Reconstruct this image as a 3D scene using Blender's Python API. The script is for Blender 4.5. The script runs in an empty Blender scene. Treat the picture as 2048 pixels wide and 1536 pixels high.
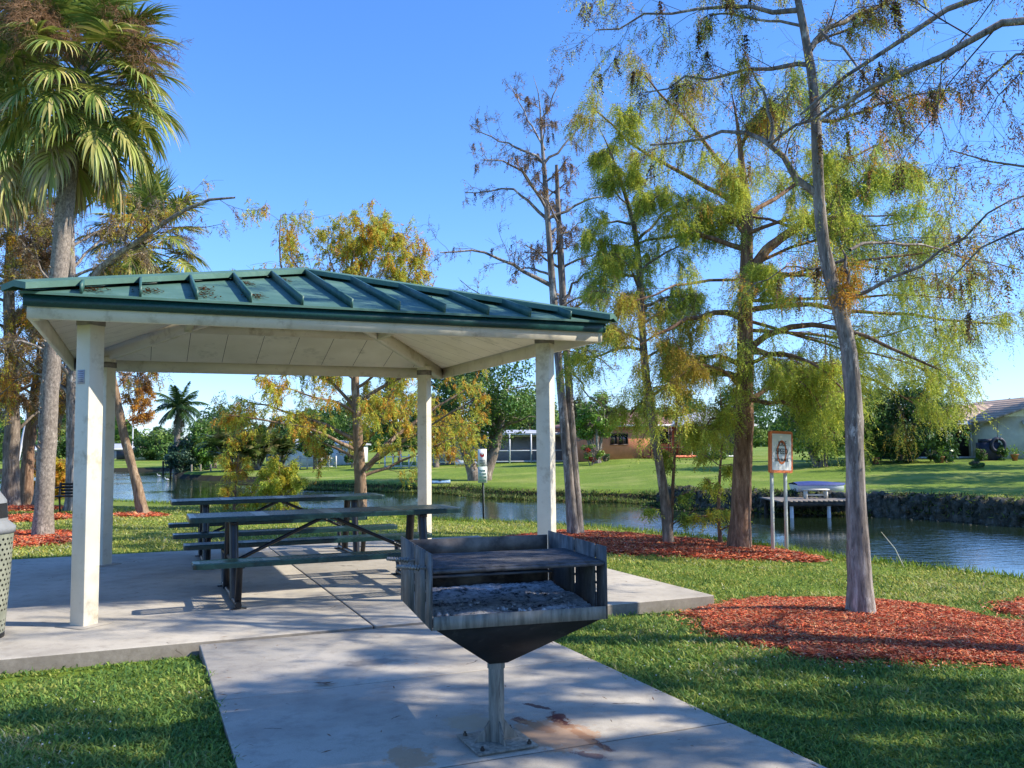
import bpy, math
import numpy as np
from mathutils import Vector, Matrix
R_ = math.radians
sc = bpy.context.scene
COL = sc.collection

# ------------------------------------------------------------------ camera
CF, CP, CR, CH = 1768.97, 0.0699, -0.0098, 1.42      # focal (px at 2048), pitch, roll, eye height
_cp, _sp, _c, _s = math.cos(CP), math.sin(CP), math.cos(CR), math.sin(CR)
_X = np.array([1., 0, 0]); _U = np.array([0, -_sp, _cp]); FW = np.array([0, _cp, _sp])
RT = _X*_c + _U*_s; UP = -_X*_s + _U*_c
def ray(x, y): return FW + RT*(x-1024)/CF + UP*(768-y)/CF
def G(x, y, z=0.0):
    d = ray(x, y); t = (z-CH)/d[2]; return np.array([0, 0, CH]) + d*t
def at(x, y, Y):
    d = ray(x, y); t = Y/d[1]; return np.array([0, 0, CH]) + d*t
cam = bpy.data.cameras.new('camera'); camo = bpy.data.objects.new('camera', cam); COL.objects.link(camo)
cam.sensor_width = 36; cam.lens = 36*CF/2048; cam.clip_end = 6000; cam.clip_start = .05
M = Matrix(((RT[0], UP[0], -FW[0], 0), (RT[1], UP[1], -FW[1], 0), (RT[2], UP[2], -FW[2], CH), (0, 0, 0, 1)))
camo.matrix_world = M
sc.camera = camo

TH = 0.3995
Uv = np.array([-math.sin(TH), math.cos(TH)]); Vv = np.array([math.cos(TH), math.sin(TH)])
def TN(T, N, z=0.0):
    a = Vv*T + Uv*N; return np.array([a[0], a[1], z])

# ------------------------------------------------------------------ tagging
def tag(o, label=None, cat=None, group=None, kind=None):
    if label: o['label'] = label
    if cat: o['category'] = cat
    if group: o['group'] = group
    if kind: o['kind'] = kind
    return o
def empty(name, loc=(0, 0, 0), rz=0.0):
    o = bpy.data.objects.new(name, None); COL.objects.link(o)
    o.location = tuple(float(c) for c in loc); o.rotation_euler = (0, 0, rz); o.empty_display_size = .2
    return o

# ------------------------------------------------------------------ mesh accumulator
class MB:
    def __init__(s): s.v = []; s.f = []; s.t = []; s.n = 0; s.m = []
    def add(s, v, f, tint=None, mi=0):
        v = np.asarray(v, float).reshape(-1, 3); f = np.asarray(f, int)
        if len(f) == 0: return s
        s.v.append(v); s.f.append(f + s.n); s.n += len(v)
        if tint is None: tint = (1, 1, 1)
        tint = np.asarray(tint, float)
        if tint.ndim == 1: tint = np.repeat(tint[None], len(f), 0)
        s.t.append(tint); s.m.append(np.full(len(f), mi)); return s
    def box(s, c, d, ax=None, mi=0, tint=None):
        c = np.asarray(c, float); d = np.asarray(d, float)/2
        P = np.array([[i, j, k] for i in (-1, 1) for j in (-1, 1) for k in (-1, 1)], float)*d
        if ax is not None: P = P @ np.asarray(ax, float)      # rows of ax: local x, y, z axes
        return s.add(P + c, [[0, 1, 3, 2], [4, 6, 7, 5], [0, 4, 5, 1], [2, 3, 7, 6], [0, 2, 6, 4], [1, 5, 7, 3]], tint, mi)
    def beam(s, a, b, w, h, up=(0, 0, 1), mi=0, tint=None):
        a = np.asarray(a, float); b = np.asarray(b, float); x = b-a; L = np.linalg.norm(x); x /= L
        y = np.cross(up, x); y /= np.linalg.norm(y); z = np.cross(x, y)
        return s.box((a+b)/2, (L, w, h), np.array([x, y, z]), mi, tint)
    def tube(s, P, r, k=8, cap=True, mi=0, tint=None):
        P = np.asarray(P, float); r = np.broadcast_to(np.asarray(r, float), (len(P),))
        v, f = tubes(P[None], r[None], k); s.add(v, f, tint, mi)
        if cap:
            n = s.n - len(v)
            s.caps = getattr(s, 'caps', []); 
            for e in (0, len(P)-1):
                c = P[e]; ring = v[e*k:(e+1)*k]
                idx = [[j, (j+1) % k, k] for j in range(k)] if e else [[(j+1) % k, j, k] for j in range(k)]
                s.add(np.vstack([ring, c]), idx, tint, mi)
        return s
    def disc_prism(s, pts, z0, z1, mi=0, tint=None):
        pts = np.asarray(pts, float); n = len(pts)
        v = np.vstack([np.c_[pts, np.full(n, z0)], np.c_[pts, np.full(n, z1)]])
        s.add(v, [[j, (j+1) % n, n+(j+1) % n, n+j] for j in range(n)], tint, mi)
        s.add(v, [list(range(n))[::-1]], tint, mi); s.add(v, [list(range(n, 2*n))], tint, mi)
        return s
    def build(s, name, mats, parent=None, smooth=False, loc=None, rot=None):
        me = bpy.data.meshes.new(name)
        V = np.vstack(s.v); me.vertices.add(len(V)); me.vertices.foreach_set('co', V.ravel())
        loops = np.concatenate([f.ravel() for f in s.f]); sizes = np.concatenate([np.full(len(f), f.shape[1]) for f in s.f])
        me.loops.add(len(loops)); me.loops.foreach_set('vertex_index', loops)
        me.polygons.add(len(sizes)); st = np.concatenate([[0], np.cumsum(sizes)[:-1]])
        me.polygons.foreach_set('loop_start', st); me.polygons.foreach_set('loop_total', sizes)
        me.polygons.foreach_set('material_index', np.concatenate(s.m))
        if smooth: me.polygons.foreach_set('use_smooth', np.ones(len(sizes), bool))
        a = me.attributes.new('tint', 'FLOAT_COLOR', 'FACE')
        T = np.vstack(s.t); a.data.foreach_set('color', np.c_[T, np.ones(len(T))].ravel())
        me.update(); me.validate()
        if not isinstance(mats, (list, tuple)): mats = [mats]
        for m in mats: me.materials.append(m)
        o = bpy.data.objects.new(name, me); COL.objects.link(o)
        if parent: o.parent = parent
        if loc is not None: o.location = tuple(float(c) for c in loc)
        if rot is not None: o.rotation_euler = rot
        return o

def nrm(a): return a/np.maximum(np.linalg.norm(a, axis=-1, keepdims=True), 1e-9)
def tubes(P, r, k=4):
    """P (N,M,3), r (N,M) -> verts, quad faces"""
    N, Mm, _ = P.shape
    t = nrm(np.gradient(P, axis=1)); mt = nrm(t.mean(1))
    ref = np.where(np.abs(mt[:, 2:3]) > .8, np.array([[1., 0, 0]]), np.array([[0, 0, 1.]]))[:, None, :]
    a = nrm(np.cross(t, ref)); b = np.cross(t, a)
    ang = np.arange(k)*2*np.pi/k
    V = P[:, :, None, :] + r[:, :, None, None]*(a[:, :, None, :]*np.cos(ang)[None, None, :, None] + b[:, :, None, :]*np.sin(ang)[None, None, :, None])
    i = np.arange(N)[:, None, None]; j = np.arange(Mm-1)[None, :, None]; q = np.arange(k)[None, None, :]
    b0 = i*Mm*k + j*k; q1 = (q+1) % k
    F = np.stack([b0+q, b0+q1, b0+k+q1, b0+k+q], -1).reshape(-1, 4)
    return V.reshape(-1, 3), F
def smoothpath(P, n):
    P = np.asarray(P, float); d = np.r_[0, np.cumsum(np.linalg.norm(np.diff(P[:, :3], axis=0), axis=1))]
    t = np.linspace(0, d[-1], n)
    # catmull style: interpolate then blur
    Q = np.stack([np.interp(t, d, P[:, i]) for i in range(P.shape[1])], 1)
    for _ in range(2): Q[1:-1] = .25*Q[:-2] + .5*Q[1:-1] + .25*Q[2:]
    return Q

# ------------------------------------------------------------------ materials
def newmat(name):
    m = bpy.data.materials.new(name); m.use_nodes = True; nt = m.node_tree; nt.nodes.clear()
    out = nt.nodes.new('ShaderNodeOutputMaterial'); return m, nt, out
def nd(nt, t, **kw):
    n = nt.nodes.new(t)
    for k, v in kw.items():
        if k.startswith('i_'): n.inputs[k[2:].replace('_', ' ')].default_value = v
        else: setattr(n, k, v)
    return n
def c4(c): return (c[0], c[1], c[2], 1)
def noise(nt, scale, detail=5, rough=.55, vec=None, dim=None):
    n = nd(nt, 'ShaderNodeTexNoise'); n.inputs['Scale'].default_value = scale; n.inputs['Detail'].default_value = detail; n.inputs['Roughness'].default_value = rough
    if vec: nt.links.new(vec, n.inputs['Vector'])
    return n.outputs['Fac']
def ramp(nt, fac, stops):
    r = nd(nt, 'ShaderNodeValToRGB'); nt.links.new(fac, r.inputs['Fac']); e = r.color_ramp.elements
    while len(e) < len(stops): e.new(.5)
    for el, (p, c) in zip(e, stops): el.position = p; el.color = c4(c) if len(c) == 3 else c
    return r.outputs['Color']
def mix(nt, fac, a, b, mode='MIX'):
    m = nd(nt, 'ShaderNodeMix', data_type='RGBA', blend_type=mode)
    for s_, v in ((0, fac), (6, a), (7, b)):
        if isinstance(v, (int, float)): m.inputs[s_].default_value = v
        elif isinstance(v, tuple): m.inputs[s_].default_value = c4(v)
        else: nt.links.new(v, m.inputs[s_])
    return m.outputs[2]
def mth(nt, op, a, b=None, c=None):
    m = nd(nt, 'ShaderNodeMath', operation=op)
    for i, v in enumerate((a, b, c)):
        if v is None: continue
        if isinstance(v, (int, float)): m.inputs[i].default_value = v
        else: nt.links.new(v, m.inputs[i])
    return m.outputs[0]
def bumpn(nt, h, strength=.3, dist=.02):
    b = nd(nt, 'ShaderNodeBump'); b.inputs['Strength'].default_value = strength; b.inputs['Distance'].default_value = dist
    nt.links.new(h, b.inputs['Height']); return b.outputs['Normal']
def principled(nt, out, col, rough=.6, metal=0., spec=.5, normal=None):
    p = nd(nt, 'ShaderNodeBsdfPrincipled')
    for key, v in (('Base Color', col), ('Roughness', rough), ('Metallic', metal), ('Specular IOR Level', spec)):
        if isinstance(v, (int, float)): p.inputs[key].default_value = v
        elif isinstance(v, tuple): p.inputs[key].default_value = c4(v)
        else: nt.links.new(v, p.inputs[key])
    if normal: nt.links.new(normal, p.inputs['Normal'])
    nt.links.new(p.outputs[0], out.inputs['Surface']); return p
def objco(nt): return nd(nt, 'ShaderNodeTexCoord').outputs['Object']
def mapping(nt, vec, scale=(1, 1, 1), rot=(0, 0, 0)):
    m = nd(nt, 'ShaderNodeMapping'); m.inputs['Scale'].default_value = scale; m.inputs['Rotation'].default_value = rot
    nt.links.new(vec, m.inputs['Vector']); return m.outputs['Vector']
def mat_var(name, c1, c2, scale=6, rough=.6, metal=0., bump=.15, bd=.01, bscale=60, spec=.4, stain=None, ss=2.0, stretch=(1, 1, 1)):
    m, nt, out = newmat(name); co = mapping(nt, objco(nt), stretch)
    n1 = noise(nt, scale, 6, .6, co); col = ramp(nt, n1, [(.35, c1), (.68, c2)])
    if stain:
        n2 = noise(nt, ss, 7, .7, co); f = ramp(nt, n2, [(.55, (0, 0, 0)), (.72, (1, 1, 1))]); col = mix(nt, f, col, stain)
    nb = noise(nt, bscale, 4, .6, co)
    principled(nt, out, col, rough, metal, spec, bumpn(nt, nb, bump, bd) if bump else None); return m
def leafmat(name, trans=.35, rough=.55):
    m, nt, out = newmat(name)
    a = nd(nt, 'ShaderNodeAttribute', attribute_name='tint').outputs['Color']
    d = nd(nt, 'ShaderNodeBsdfPrincipled'); nt.links.new(a, d.inputs['Base Color']); d.inputs['Roughness'].default_value = rough; d.inputs['Specular IOR Level'].default_value = .25
    t = nd(nt, 'ShaderNodeBsdfTranslucent'); nt.links.new(mix(nt, .35, a, (1, 1, .5), 'MULTIPLY'), t.inputs['Color'])
    x = nd(nt, 'ShaderNodeMixShader'); x.inputs[0].default_value = trans
    nt.links.new(d.outputs[0], x.inputs[1]); nt.links.new(t.outputs[0], x.inputs[2]); nt.links.new(x.outputs[0], out.inputs['Surface'])
    return m
LEAF = leafmat('leaf', .5); LEAFG = leafmat('glossy_leaf', .25, .38); BLADE = leafmat('grass_blade', .35, .6)
CHIP = leafmat('mulch_chip', .0, .8)
def barkmat(name, c1, c2, c3, vs=(9, 9, 1.6), bump=.8):
    m, nt, out = newmat(name); co = mapping(nt, objco(nt), vs)
    n1 = noise(nt, 2.2, 8, .7, co); n2 = noise(nt, 1.1, 6, .65, objco(nt)); n3 = noise(nt, 5.5, 7, .75, co)
    col = ramp(nt, n1, [(.3, c1), (.55, c2), (.75, c3)])
    col = mix(nt, ramp(nt, n2, [(.4, (0, 0, 0)), (.7, (.6, .6, .6))]), col, c1)
    n4 = noise(nt, .9, 7, .8, mapping(nt, objco(nt), (5, 5, 1.5))); col = mix(nt, ramp(nt, n4, [(.56, (0, 0, 0)), (.62, (.8, .8, .8))]), col, c3); col = mix(nt, ramp(nt, n3, [(.33, (.8, .8, .8)), (.45, (0, 0, 0))]), col, c1)
    principled(nt, out, col, .9, 0, .2, bumpn(nt, n3, bump*.6, .016)); return m
BARK = barkmat('grey_brown_bark', (.05, .038, .03), (.27, .215, .17), (.50, .42, .34))
BARKP = barkmat('pale_bark', (.05, .04, .035), (.34, .295, .26), (.68, .63, .57), (9, 9, 1.3), 1)
BARKR = barkmat('red_brown_bark', (.07, .038, .024), (.30, .18, .115), (.54, .39, .27))
BARKT = barkmat('tan_bark', (.10, .06, .035), (.32, .22, .14), (.52, .40, .28))
BARKD = barkmat('dark_twig_bark', (.045, .035, .03), (.13, .10, .08), (.24, .2, .165))
PBARK = barkmat('palm_bark', (.08, .065, .055), (.34, .285, .23), (.58, .50, .41), (14, 14, 9), 1)

# ------------------------------------------------------------------ land shape
near_px = [(-200, 990), (0, 990), (130, 996), (300, 1005), (500, 1013), (700, 1024), (870, 1038), (1120, 1049), (1250, 1058), (1460, 1079), (1680, 1113), (1850, 1133), (2048, 1156), (2500, 1230)]
far_px = [(0, 944), (330, 942), (345, 957), (400, 960), (560, 966), (603, 979), (733, 982), (836, 986), (892, 987), (975, 996), (1058, 999), (1174, 1004), (1241, 1004), (1317, 1010), (1377, 1019), (1544, 1026), (1741, 1032), (1848, 1036), (2048, 1053)]
WZ = -.72
near = [G(x, y, -.26)[:2] for x, y in near_px]; far = [G(x, y, WZ)[:2] for x, y in far_px]
poly = np.array([(-330, 70), (-90, 44)] + [tuple(p) for p in near] + [(10.5, 3), (15, -8), (30, -32), (60, -60), (80, -45), (45, -14), (30, 6), (20, 15.5)] + [tuple(p) for p in far[::-1]] + [(-330, 128)])
def seg_sd(px, py, P=poly):
    """signed distance, > 0 inside the polygon"""
    n = len(P); d = np.full(px.shape, 1e9); ins = np.zeros(px.shape, bool)
    for i in range(n):
        a = P[i]; b = P[(i+1) % n]; e = b-a
        t = np.clip(((px-a[0])*e[0] + (py-a[1])*e[1])/(e@e), 0, 1)
        d = np.minimum(d, np.hypot(px-a[0]-t*e[0], py-a[1]-t*e[1]))
        c = ((a[1] > py) != (b[1] > py)) & (px < (b[0]-a[0])*(py-a[1])/(b[1]-a[1]+1e-12)+a[0]); ins ^= c
    return np.where(ins, d, -d)
def sst(a, b, x): t = np.clip((x-a)/(b-a), 0, 1); return t*t*(3-2*t)
nearline = np.array([(-330, 70), (-90, 44)] + [tuple(p) for p in near] + [(10.5, 3), (15, -8), (30, -32), (60, -60), (60, -400), (-400, -400), (-400, 70)])
def land(x, y):
    x = np.asarray(x, float); y = np.asarray(y, float)
    sd = seg_sd(x, y); isnear = seg_sd(x, y, nearline) > 0
    w = .02*np.sin(x*1.3+y*.7)+.015*np.sin(x*.5-y*1.1+1)
    T = x*Vv[0]+y*Vv[1]; N = x*Uv[0]+y*Uv[1]
    nz = -.05 - .07*sst(5.5, 7.4, N) - .10*sst(3, 9, -sd*-1 + 9 - (-sd)) - .0
    nz = -.05 - .06*sst(6.2, 7.2, N) - .15*(1-sst(0., 6.5, -sd)) + w*.5*sst(14, 20, N)
    nz = np.where((N < 6.9) & (T < .4), nz-.04*sst(0., 1.2, .4-T), nz)
    fz = -.3 + .16*sst(4, 8, x) + .6*sst(0, 24, -sd) + .1*sst(24, 60, -sd)
    fz = np.where(x < -25, -.42+.5*sst(0, 40, -sd), fz)
    L = np.where(isnear, nz, fz)
    k = np.where(isnear, sst(-.05, .5, sd), sst(-1.0, .15, sd))
    dep = -1.3
    return L*(1-k) + dep*k
def lz(x, y): return float(land(np.array([x]), np.array([y]))[0])
def GL(x, y):
    z = -.15
    for _ in range(6): p = G(x, y, z); z = .5*z+.5*lz(p[0], p[1])
    return G(x, y, z)
def gx(lo, hi, fine0, fine1, st, gro):
    a = list(np.arange(fine0, fine1+1e-6, st)); s = st; x = fine1
    while x < hi: s *= gro; x += s; a.append(x)
    s = st; x = fine0
    while x > lo: s *= gro; x -= s; a.insert(0, x)
    return np.array(a)
xs = gx(-2500, 2500, -16, 16, .16, 1.045); ys = gx(-400, 3500, 0, 30, .16, 1.04)
GX, GY = np.meshgrid(xs, ys, indexing='ij'); GZ = land(GX.ravel(), GY.ravel())
ny = len(ys); ii, jj = np.meshgrid(np.arange(len(xs)-1), np.arange(ny-1), indexing='ij'); b0 = (ii*ny+jj).ravel()

m, nt, out = newmat('lawn'); co = objco(nt)
n1 = noise(nt, .35, 6, .6, co); n2 = noise(nt, .9, 10, .85, co); n3 = noise(nt, 45, 5, .8, co)
ca = ramp(nt, n1, [(.35, (.15, .235, .026)), (.6, (.27, .36, .04)), (.75, (.46, .46, .10))])
ca = mix(nt, ramp(nt, n2, [(.3, (0, 0, 0)), (.75, (.85, .85, .85))]), ca, (.24, .36, .036))
ca = mix(nt, ramp(nt, n3, [(.35, (.75, .75, .75)), (.6, (0, 0, 0))]), ca, (.07, .10, .022))
n6 = noise(nt, 5, 8, .8, co); ca = mix(nt, ramp(nt, n6, [(.38, (.7, .7, .7)), (.56, (0, 0, 0))]), ca, (.085, .135, .022)); n7 = noise(nt, .22, 5, .6, co); ca = mix(nt, ramp(nt, n7, [(.5, (0, 0, 0)), (.68, (.55, .55, .55))]), ca, (.42, .40, .12))
sep = nd(nt, 'ShaderNodeSeparateXYZ'); nt.links.new(co, sep.inputs[0])
lowf = mth(nt, 'LESS_THAN', mth(nt, 'ADD', sep.outputs['Z'], mth(nt, 'MULTIPLY', n2, .16)), -.36)
ca = mix(nt, lowf, ca, (.03, .028, .016))
principled(nt, out, ca, .9, 0, .15, bumpn(nt, n3, .9, .03)); LAWN = m
g_ = MB().add(np.c_[GX.ravel(), GY.ravel(), GZ], np.stack([b0, b0+ny, b0+ny+1, b0+1], 1)); o = g_.build('ground', LAWN, smooth=True); tag(o, kind='structure')

# water
m, nt, out = newmat('canal_water'); co = objco(nt)
w1 = noise(nt, 2.6, 4, .55, mapping(nt, co, (1.0, 1.5, 1))); w2 = noise(nt, 14, 3, .5, mapping(nt, co, (.8, 1.3, 1))); w3 = noise(nt, .12, 4, .5, co)
hh = mth(nt, 'ADD', w1, mth(nt, 'MULTIPLY', w2, .25)); amp = ramp(nt, w3, [(.4, (.12, .12, .12)), (.6, (1, 1, 1))])
b = nd(nt, 'ShaderNodeBump'); b.inputs['Distance'].default_value = .05; nt.links.new(hh, b.inputs['Height']); nt.links.new(mth(nt, 'MULTIPLY', amp, .36), b.inputs['Strength'])
p = principled(nt, out, (.012, .022, .010), .04, 0, .5, b.outputs['Normal']); p.inputs['IOR'].default_value = 1.33
w_ = MB(); wp = poly; n = len(wp)
w_.add(np.array([[-340, -70, WZ], [90, -70, WZ], [90, 135, WZ], [-340, 135, WZ]]), [[0, 1, 2, 3]])
o = w_.build('water', m); tag(o, kind='structure')

# ------------------------------------------------------------------ concrete
def concrete(name, jt=None, seam=None):
    m, nt, out = newmat(name); co = objco(nt)
    n1 = noise(nt, .9, 8, .65, co); n2 = noise(nt, 7, 8, .75, co); n3 = noise(nt, 160, 3, .6, co); n4 = noise(nt, 2.2, 5, .6, co)
    col = ramp(nt, n1, [(.32, (.30, .27, .225)), (.5, (.43, .39, .325)), (.7, (.52, .475, .40))])
    col = mix(nt, ramp(nt, n2, [(.32, (.55, .55, .55)), (.5, (0, 0, 0))]), col, (.22, .19, .16))
    col = mix(nt, ramp(nt, n3, [(.3, (.5, .5, .5)), (.5, (0, 0, 0))]), col, (.25, .22, .19))
    n5 = noise(nt, 16, 7, .75, co)
    vo = nd(nt, 'ShaderNodeTexVoronoi', feature='DISTANCE_TO_EDGE'); vo.inputs['Scale'].default_value = .33
    wv = nd(nt, 'ShaderNodeTexNoise'); wv.inputs['Scale'].default_value = 1.6; wv.inputs['Detail'].default_value = 8; nt.links.new(co, wv.inputs['Vector']); va = nd(nt, 'ShaderNodeVectorMath', operation='SCALE'); va.inputs['Scale'].default_value = .55; nt.links.new(wv.outputs['Color'], va.inputs[0])
    vb = nd(nt, 'ShaderNodeVectorMath', operation='ADD'); nt.links.new(co, vb.inputs[0]); nt.links.new(va.outputs[0], vb.inputs[1]); nt.links.new(vb.outputs[0], vo.inputs['Vector'])
    col = mix(nt, mth(nt, 'MULTIPLY', mth(nt, 'LESS_THAN', vo.outputs['Distance'], .0016), mth(nt, 'GREATER_THAN', n4, .55)), col, (.10, .085, .07))
    if name == 'walk_concrete':     # rust and ash stains by the grill, patches with a shape of their own
        vm = nd(nt, 'ShaderNodeVectorMath', operation='DISTANCE'); sp = mapping(nt, co, (1, 1, 1))
        for (cx, cy, rx, ry, rot, cc, k) in RUST:
            mp = nd(nt, 'ShaderNodeMapping', vector_type='TEXTURE'); mp.inputs['Location'].default_value = (cx, cy, 0); mp.inputs['Rotation'].default_value = (0, 0, rot); mp.inputs['Scale'].default_value = (rx, ry, 1)
            nt.links.new(co, mp.inputs['Vector']); s2 = nd(nt, 'ShaderNodeSeparateXYZ'); nt.links.new(mp.outputs[0], s2.inputs[0])
            dd = mth(nt, 'POWER', mth(nt, 'ADD', mth(nt, 'MULTIPLY', s2.outputs[0], s2.outputs[0]), mth(nt, 'MULTIPLY', s2.outputs[1], s2.outputs[1])), .5)
            dd = mth(nt, 'ADD', dd, mth(nt, 'MULTIPLY', mth(nt, 'SUBTRACT', n5, .5), 2.6))
            f = ramp(nt, dd, [(.75, (k, k, k)), (1.1, (0, 0, 0))]); col = mix(nt, f, col, cc)
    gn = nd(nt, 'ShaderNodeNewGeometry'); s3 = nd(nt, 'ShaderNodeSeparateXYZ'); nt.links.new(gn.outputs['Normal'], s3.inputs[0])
    side_ = mth(nt, 'MULTIPLY', mth(nt, 'LESS_THAN', s3.outputs[2], .5), mth(nt, 'ADD', .35, mth(nt, 'MULTIPLY', n5, .8))); col = mix(nt, side_, col, (.13, .11, .085))  # vertical sides darker: dirt, plus shade of the edge put into the colour
    principled(nt, out, col, .85, 0, .3, bumpn(nt, mth(nt, 'ADD', n3, mth(nt, 'MULTIPLY', n2, 2)), .35, .005)); return m
RUST = []
for (xa, ya, xb, yb, wd_, cc, k) in [(1103, 1424, 1140, 1450, .030, (.10, .022, .016), .95), (1136, 1448, 1216, 1490, .022, (.12, .028, .02), .95), (1110, 1420, 1126, 1436, .028, (.09, .02, .015), .9), (1034, 1430, 1052, 1440, .022, (.13, .035, .02), .85), (1052, 1436, 1104, 1456, .032, (.22, .07, .03), .8),
                             (1058, 1402, 1092, 1410, .016, (.09, .035, .03), .9), (1040, 1440, 1190, 1486, .13, (.42, .24, .13), .75), (900, 1430, 980, 1445, .09, (.44, .33, .2), .55), (1160, 1498, 1210, 1510, .025, (.13, .05, .05), .7), (800, 1490, 838, 1530, .07, (.42, .26, .14), .7), (700, 1322, 790, 1316, .07, (.2, .18, .16), .6), (900, 1372, 1010, 1366, .03, (.25, .22, .2), .5)]:
    A_ = G(xa, ya, 0); B_ = G(xb, yb, 0); c_ = (A_+B_)/2; d_ = B_-A_; RUST.append((c_[0], c_[1], np.hypot(d_[0], d_[1])/2+.04, wd_*1.6, math.atan2(d_[1], d_[0]), cc, k))
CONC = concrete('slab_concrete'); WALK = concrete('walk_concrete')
JOINT = mat_var('joint_dark', (.02, .016, .012), (.05, .04, .03), 30, .9, bump=0)
def rect_TN(mb, T0, T1, N0, N1, z0, z1):
    c = TN((T0+T1)/2, (N0+N1)/2, (z0+z1)/2)
    mb.box(c, (T1-T0, N1-N0, z1-z0), np.array([[Vv[0], Vv[1], 0], [Uv[0], Uv[1], 0], [0, 0, 1.]]))
SN0, SN1, ST0, ST1 = 7.05, 13.35, -6.0, 5.03
b = MB(); jt = [ST0, -3.2, 1.76, ST1]
for i in range(3): rect_TN(b, jt[i]+.006, jt[i+1]-.006, SN0, SN1, -.45, 0)
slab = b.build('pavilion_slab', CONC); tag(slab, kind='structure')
mod = slab.modifiers.new('b', 'BEVEL'); mod.width = .012; mod.segments = 2
b = MB(); rect_TN(b, ST0+.02, ST1-.02, SN0+.02, SN1-.02, -.3, -.02); o = b.build('slab_joint', JOINT, slab)
b = MB(); ns = [7.028, 5.44, 3.9, 2.2, .4, -1.5, -5]
for i in range(6): rect_TN(b, .44, 2.85, ns[i+1]+.007, ns[i]-.007, -.4, -.018)
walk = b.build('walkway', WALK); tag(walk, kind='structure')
mod = walk.modifiers.new('b', 'BEVEL'); mod.width = .01; mod.segments = 2
b = MB(); rect_TN(b, .46, 2.83, -4.9, 7.02, -.3, -.035); b.build('walkway_joint', JOINT, walk)

# ------------------------------------------------------------------ pavilion
CREAM = mat_var('cream_paint', (.60, .55, .44), (.70, .65, .53), 3, .55, bump=.08, bd=.003, stain=(.40, .34, .24), ss=5)
CEIL = mat_var('ceiling_paint', (.66, .62, .50), (.76, .72, .60), 2, .7, bump=.08, bd=.003, stain=(.42, .40, .32), ss=2.2)
m, nt, out = newmat('green_metal_roof'); co = objco(nt)
n1 = noise(nt, 2.2, 7, .7, co); n2 = noise(nt, 30, 5, .8, mapping(nt, co, (1, 1, 1)))
col = ramp(nt, n1, [(.3, (.045, .12, .09)), (.55, (.085, .185, .145)), (.75, (.15, .255, .21))]); col = mix(nt, ramp(nt, n2, [(.4, (.35, .35, .35)), (.6, (0, 0, 0))]), col, (.07, .13, .1))
principled(nt, out, col, .6, 0, .4, bumpn(nt, n1, .08, .02)); ROOF = m; RIBM = mat_var('green_rib_metal', (.03, .095, .08), (.06, .15, .125), 6, .45, bump=0)
m, nt, out = newmat('green_trim'); n2 = noise(nt, 60, 5, .8, objco(nt))
principled(nt, out, ramp(nt, n2, [(.4, (.004, .035, .03)), (.6, (.007, .06, .05)), (.72, (.02, .10, .085))]), .4, 0, .5); TRIM = m
RUSTM = mat_var('fallen_needles', (.25, .09, .03), (.42, .2, .09), 30, .9, bump=0)
pT0, pT1, pN0, pN1 = -.381, 3.781, 8.096, 12.204
oh = .43; eT0, eT1, eN0, eN1 = pT0-oh, pT1+oh, pN0-oh, pN1+oh
EZ, AZ = 2.64, 3.40                   # roof edge, apex
cT, cN = (eT0+eT1)/2, (eN0+eN1)/2
pav = empty('picnic_pavilion', TN(cT, cN, 0), TH); tag(pav, 'cream pavilion with green metal hip roof over the picnic tables', 'pavilion')
# local coords: x along T, y along N, origin at slab centre
hx, hy = (eT1-eT0)/2, (eN1-eN0)/2
rng = np.random.RandomState(5)
def slope_z(f): return EZ + (AZ-EZ)*f        # f: 0 eave .. 1 apex
rf = MB(); e = .05; th = .02
cor = [np.array([-hx-e, -hy-e]), np.array([hx+e, -hy-e]), np.array([hx+e, hy+e]), np.array([-hx-e, hy+e])]
for i in range(4):
    a, b_ = cor[i], cor[(i+1) % 4]
    rf.add([[*a, EZ], [*b_, EZ], [0, 0, AZ]], [[0, 1, 2]]); rf.add([[*a, EZ-th], [*b_, EZ-th], [0, 0, AZ-th]], [[0, 2, 1]])
    rf.add([[*a, EZ-th], [*b_, EZ-th], [*b_, EZ], [*a, EZ]], [[0, 1, 2, 3]])
roof = rf.build('roof', ROOF, pav)
for i in range(4):
    a, b_ = cor[i], cor[(i+1) % 4]; d = b_-a; L = np.linalg.norm(d); d /= L; nin = np.array([-d[1], d[0]])
    for k in range(1, 12):
        t = L*k/12; run = min(t, L-t)*(hy+e)/(L/2)
        p0 = a + d*t; p1 = p0 + nin*(run-.01); f1 = (run-.01)/(hy+e)
        s0 = np.array([*(p0-nin*.012), slope_z(-.012/(hy+e))+.042]); s1 = np.array([*p1, slope_z(f1)+.042])
        r_ = MB().beam(s0, s1, .02, .08); r_.build('roof_rib', RIBM, roof)
    # hip caps: two strips meeting over the hip
    apex = np.array([0, 0, AZ+.085]); c0 = np.array([*a, EZ+.085]); h = nrm(apex-c0); c0 = c0 - h*.05
    hc = MB()
    for sgn in (-1, 1):
        dd = np.array([-h[1], h[0], 0])*sgn; dd = nrm(dd); q = dd*.13 + np.array([0, 0, -.028])
        P = [c0, apex, apex+q, c0+q]; dn = np.array([0, 0, -.05])
        P2 = [x+dn for x in P]
        hc.add(P, [[0, 1, 2, 3]]); hc.add([P[3], P[2], P2[2], P2[3]], [[0, 1, 2, 3]]); hc.add([P[0], P[3], P2[3], P2[0]], [[0, 1, 2, 3]])
    hc.build('hip_cap', ROOF, roof)
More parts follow.
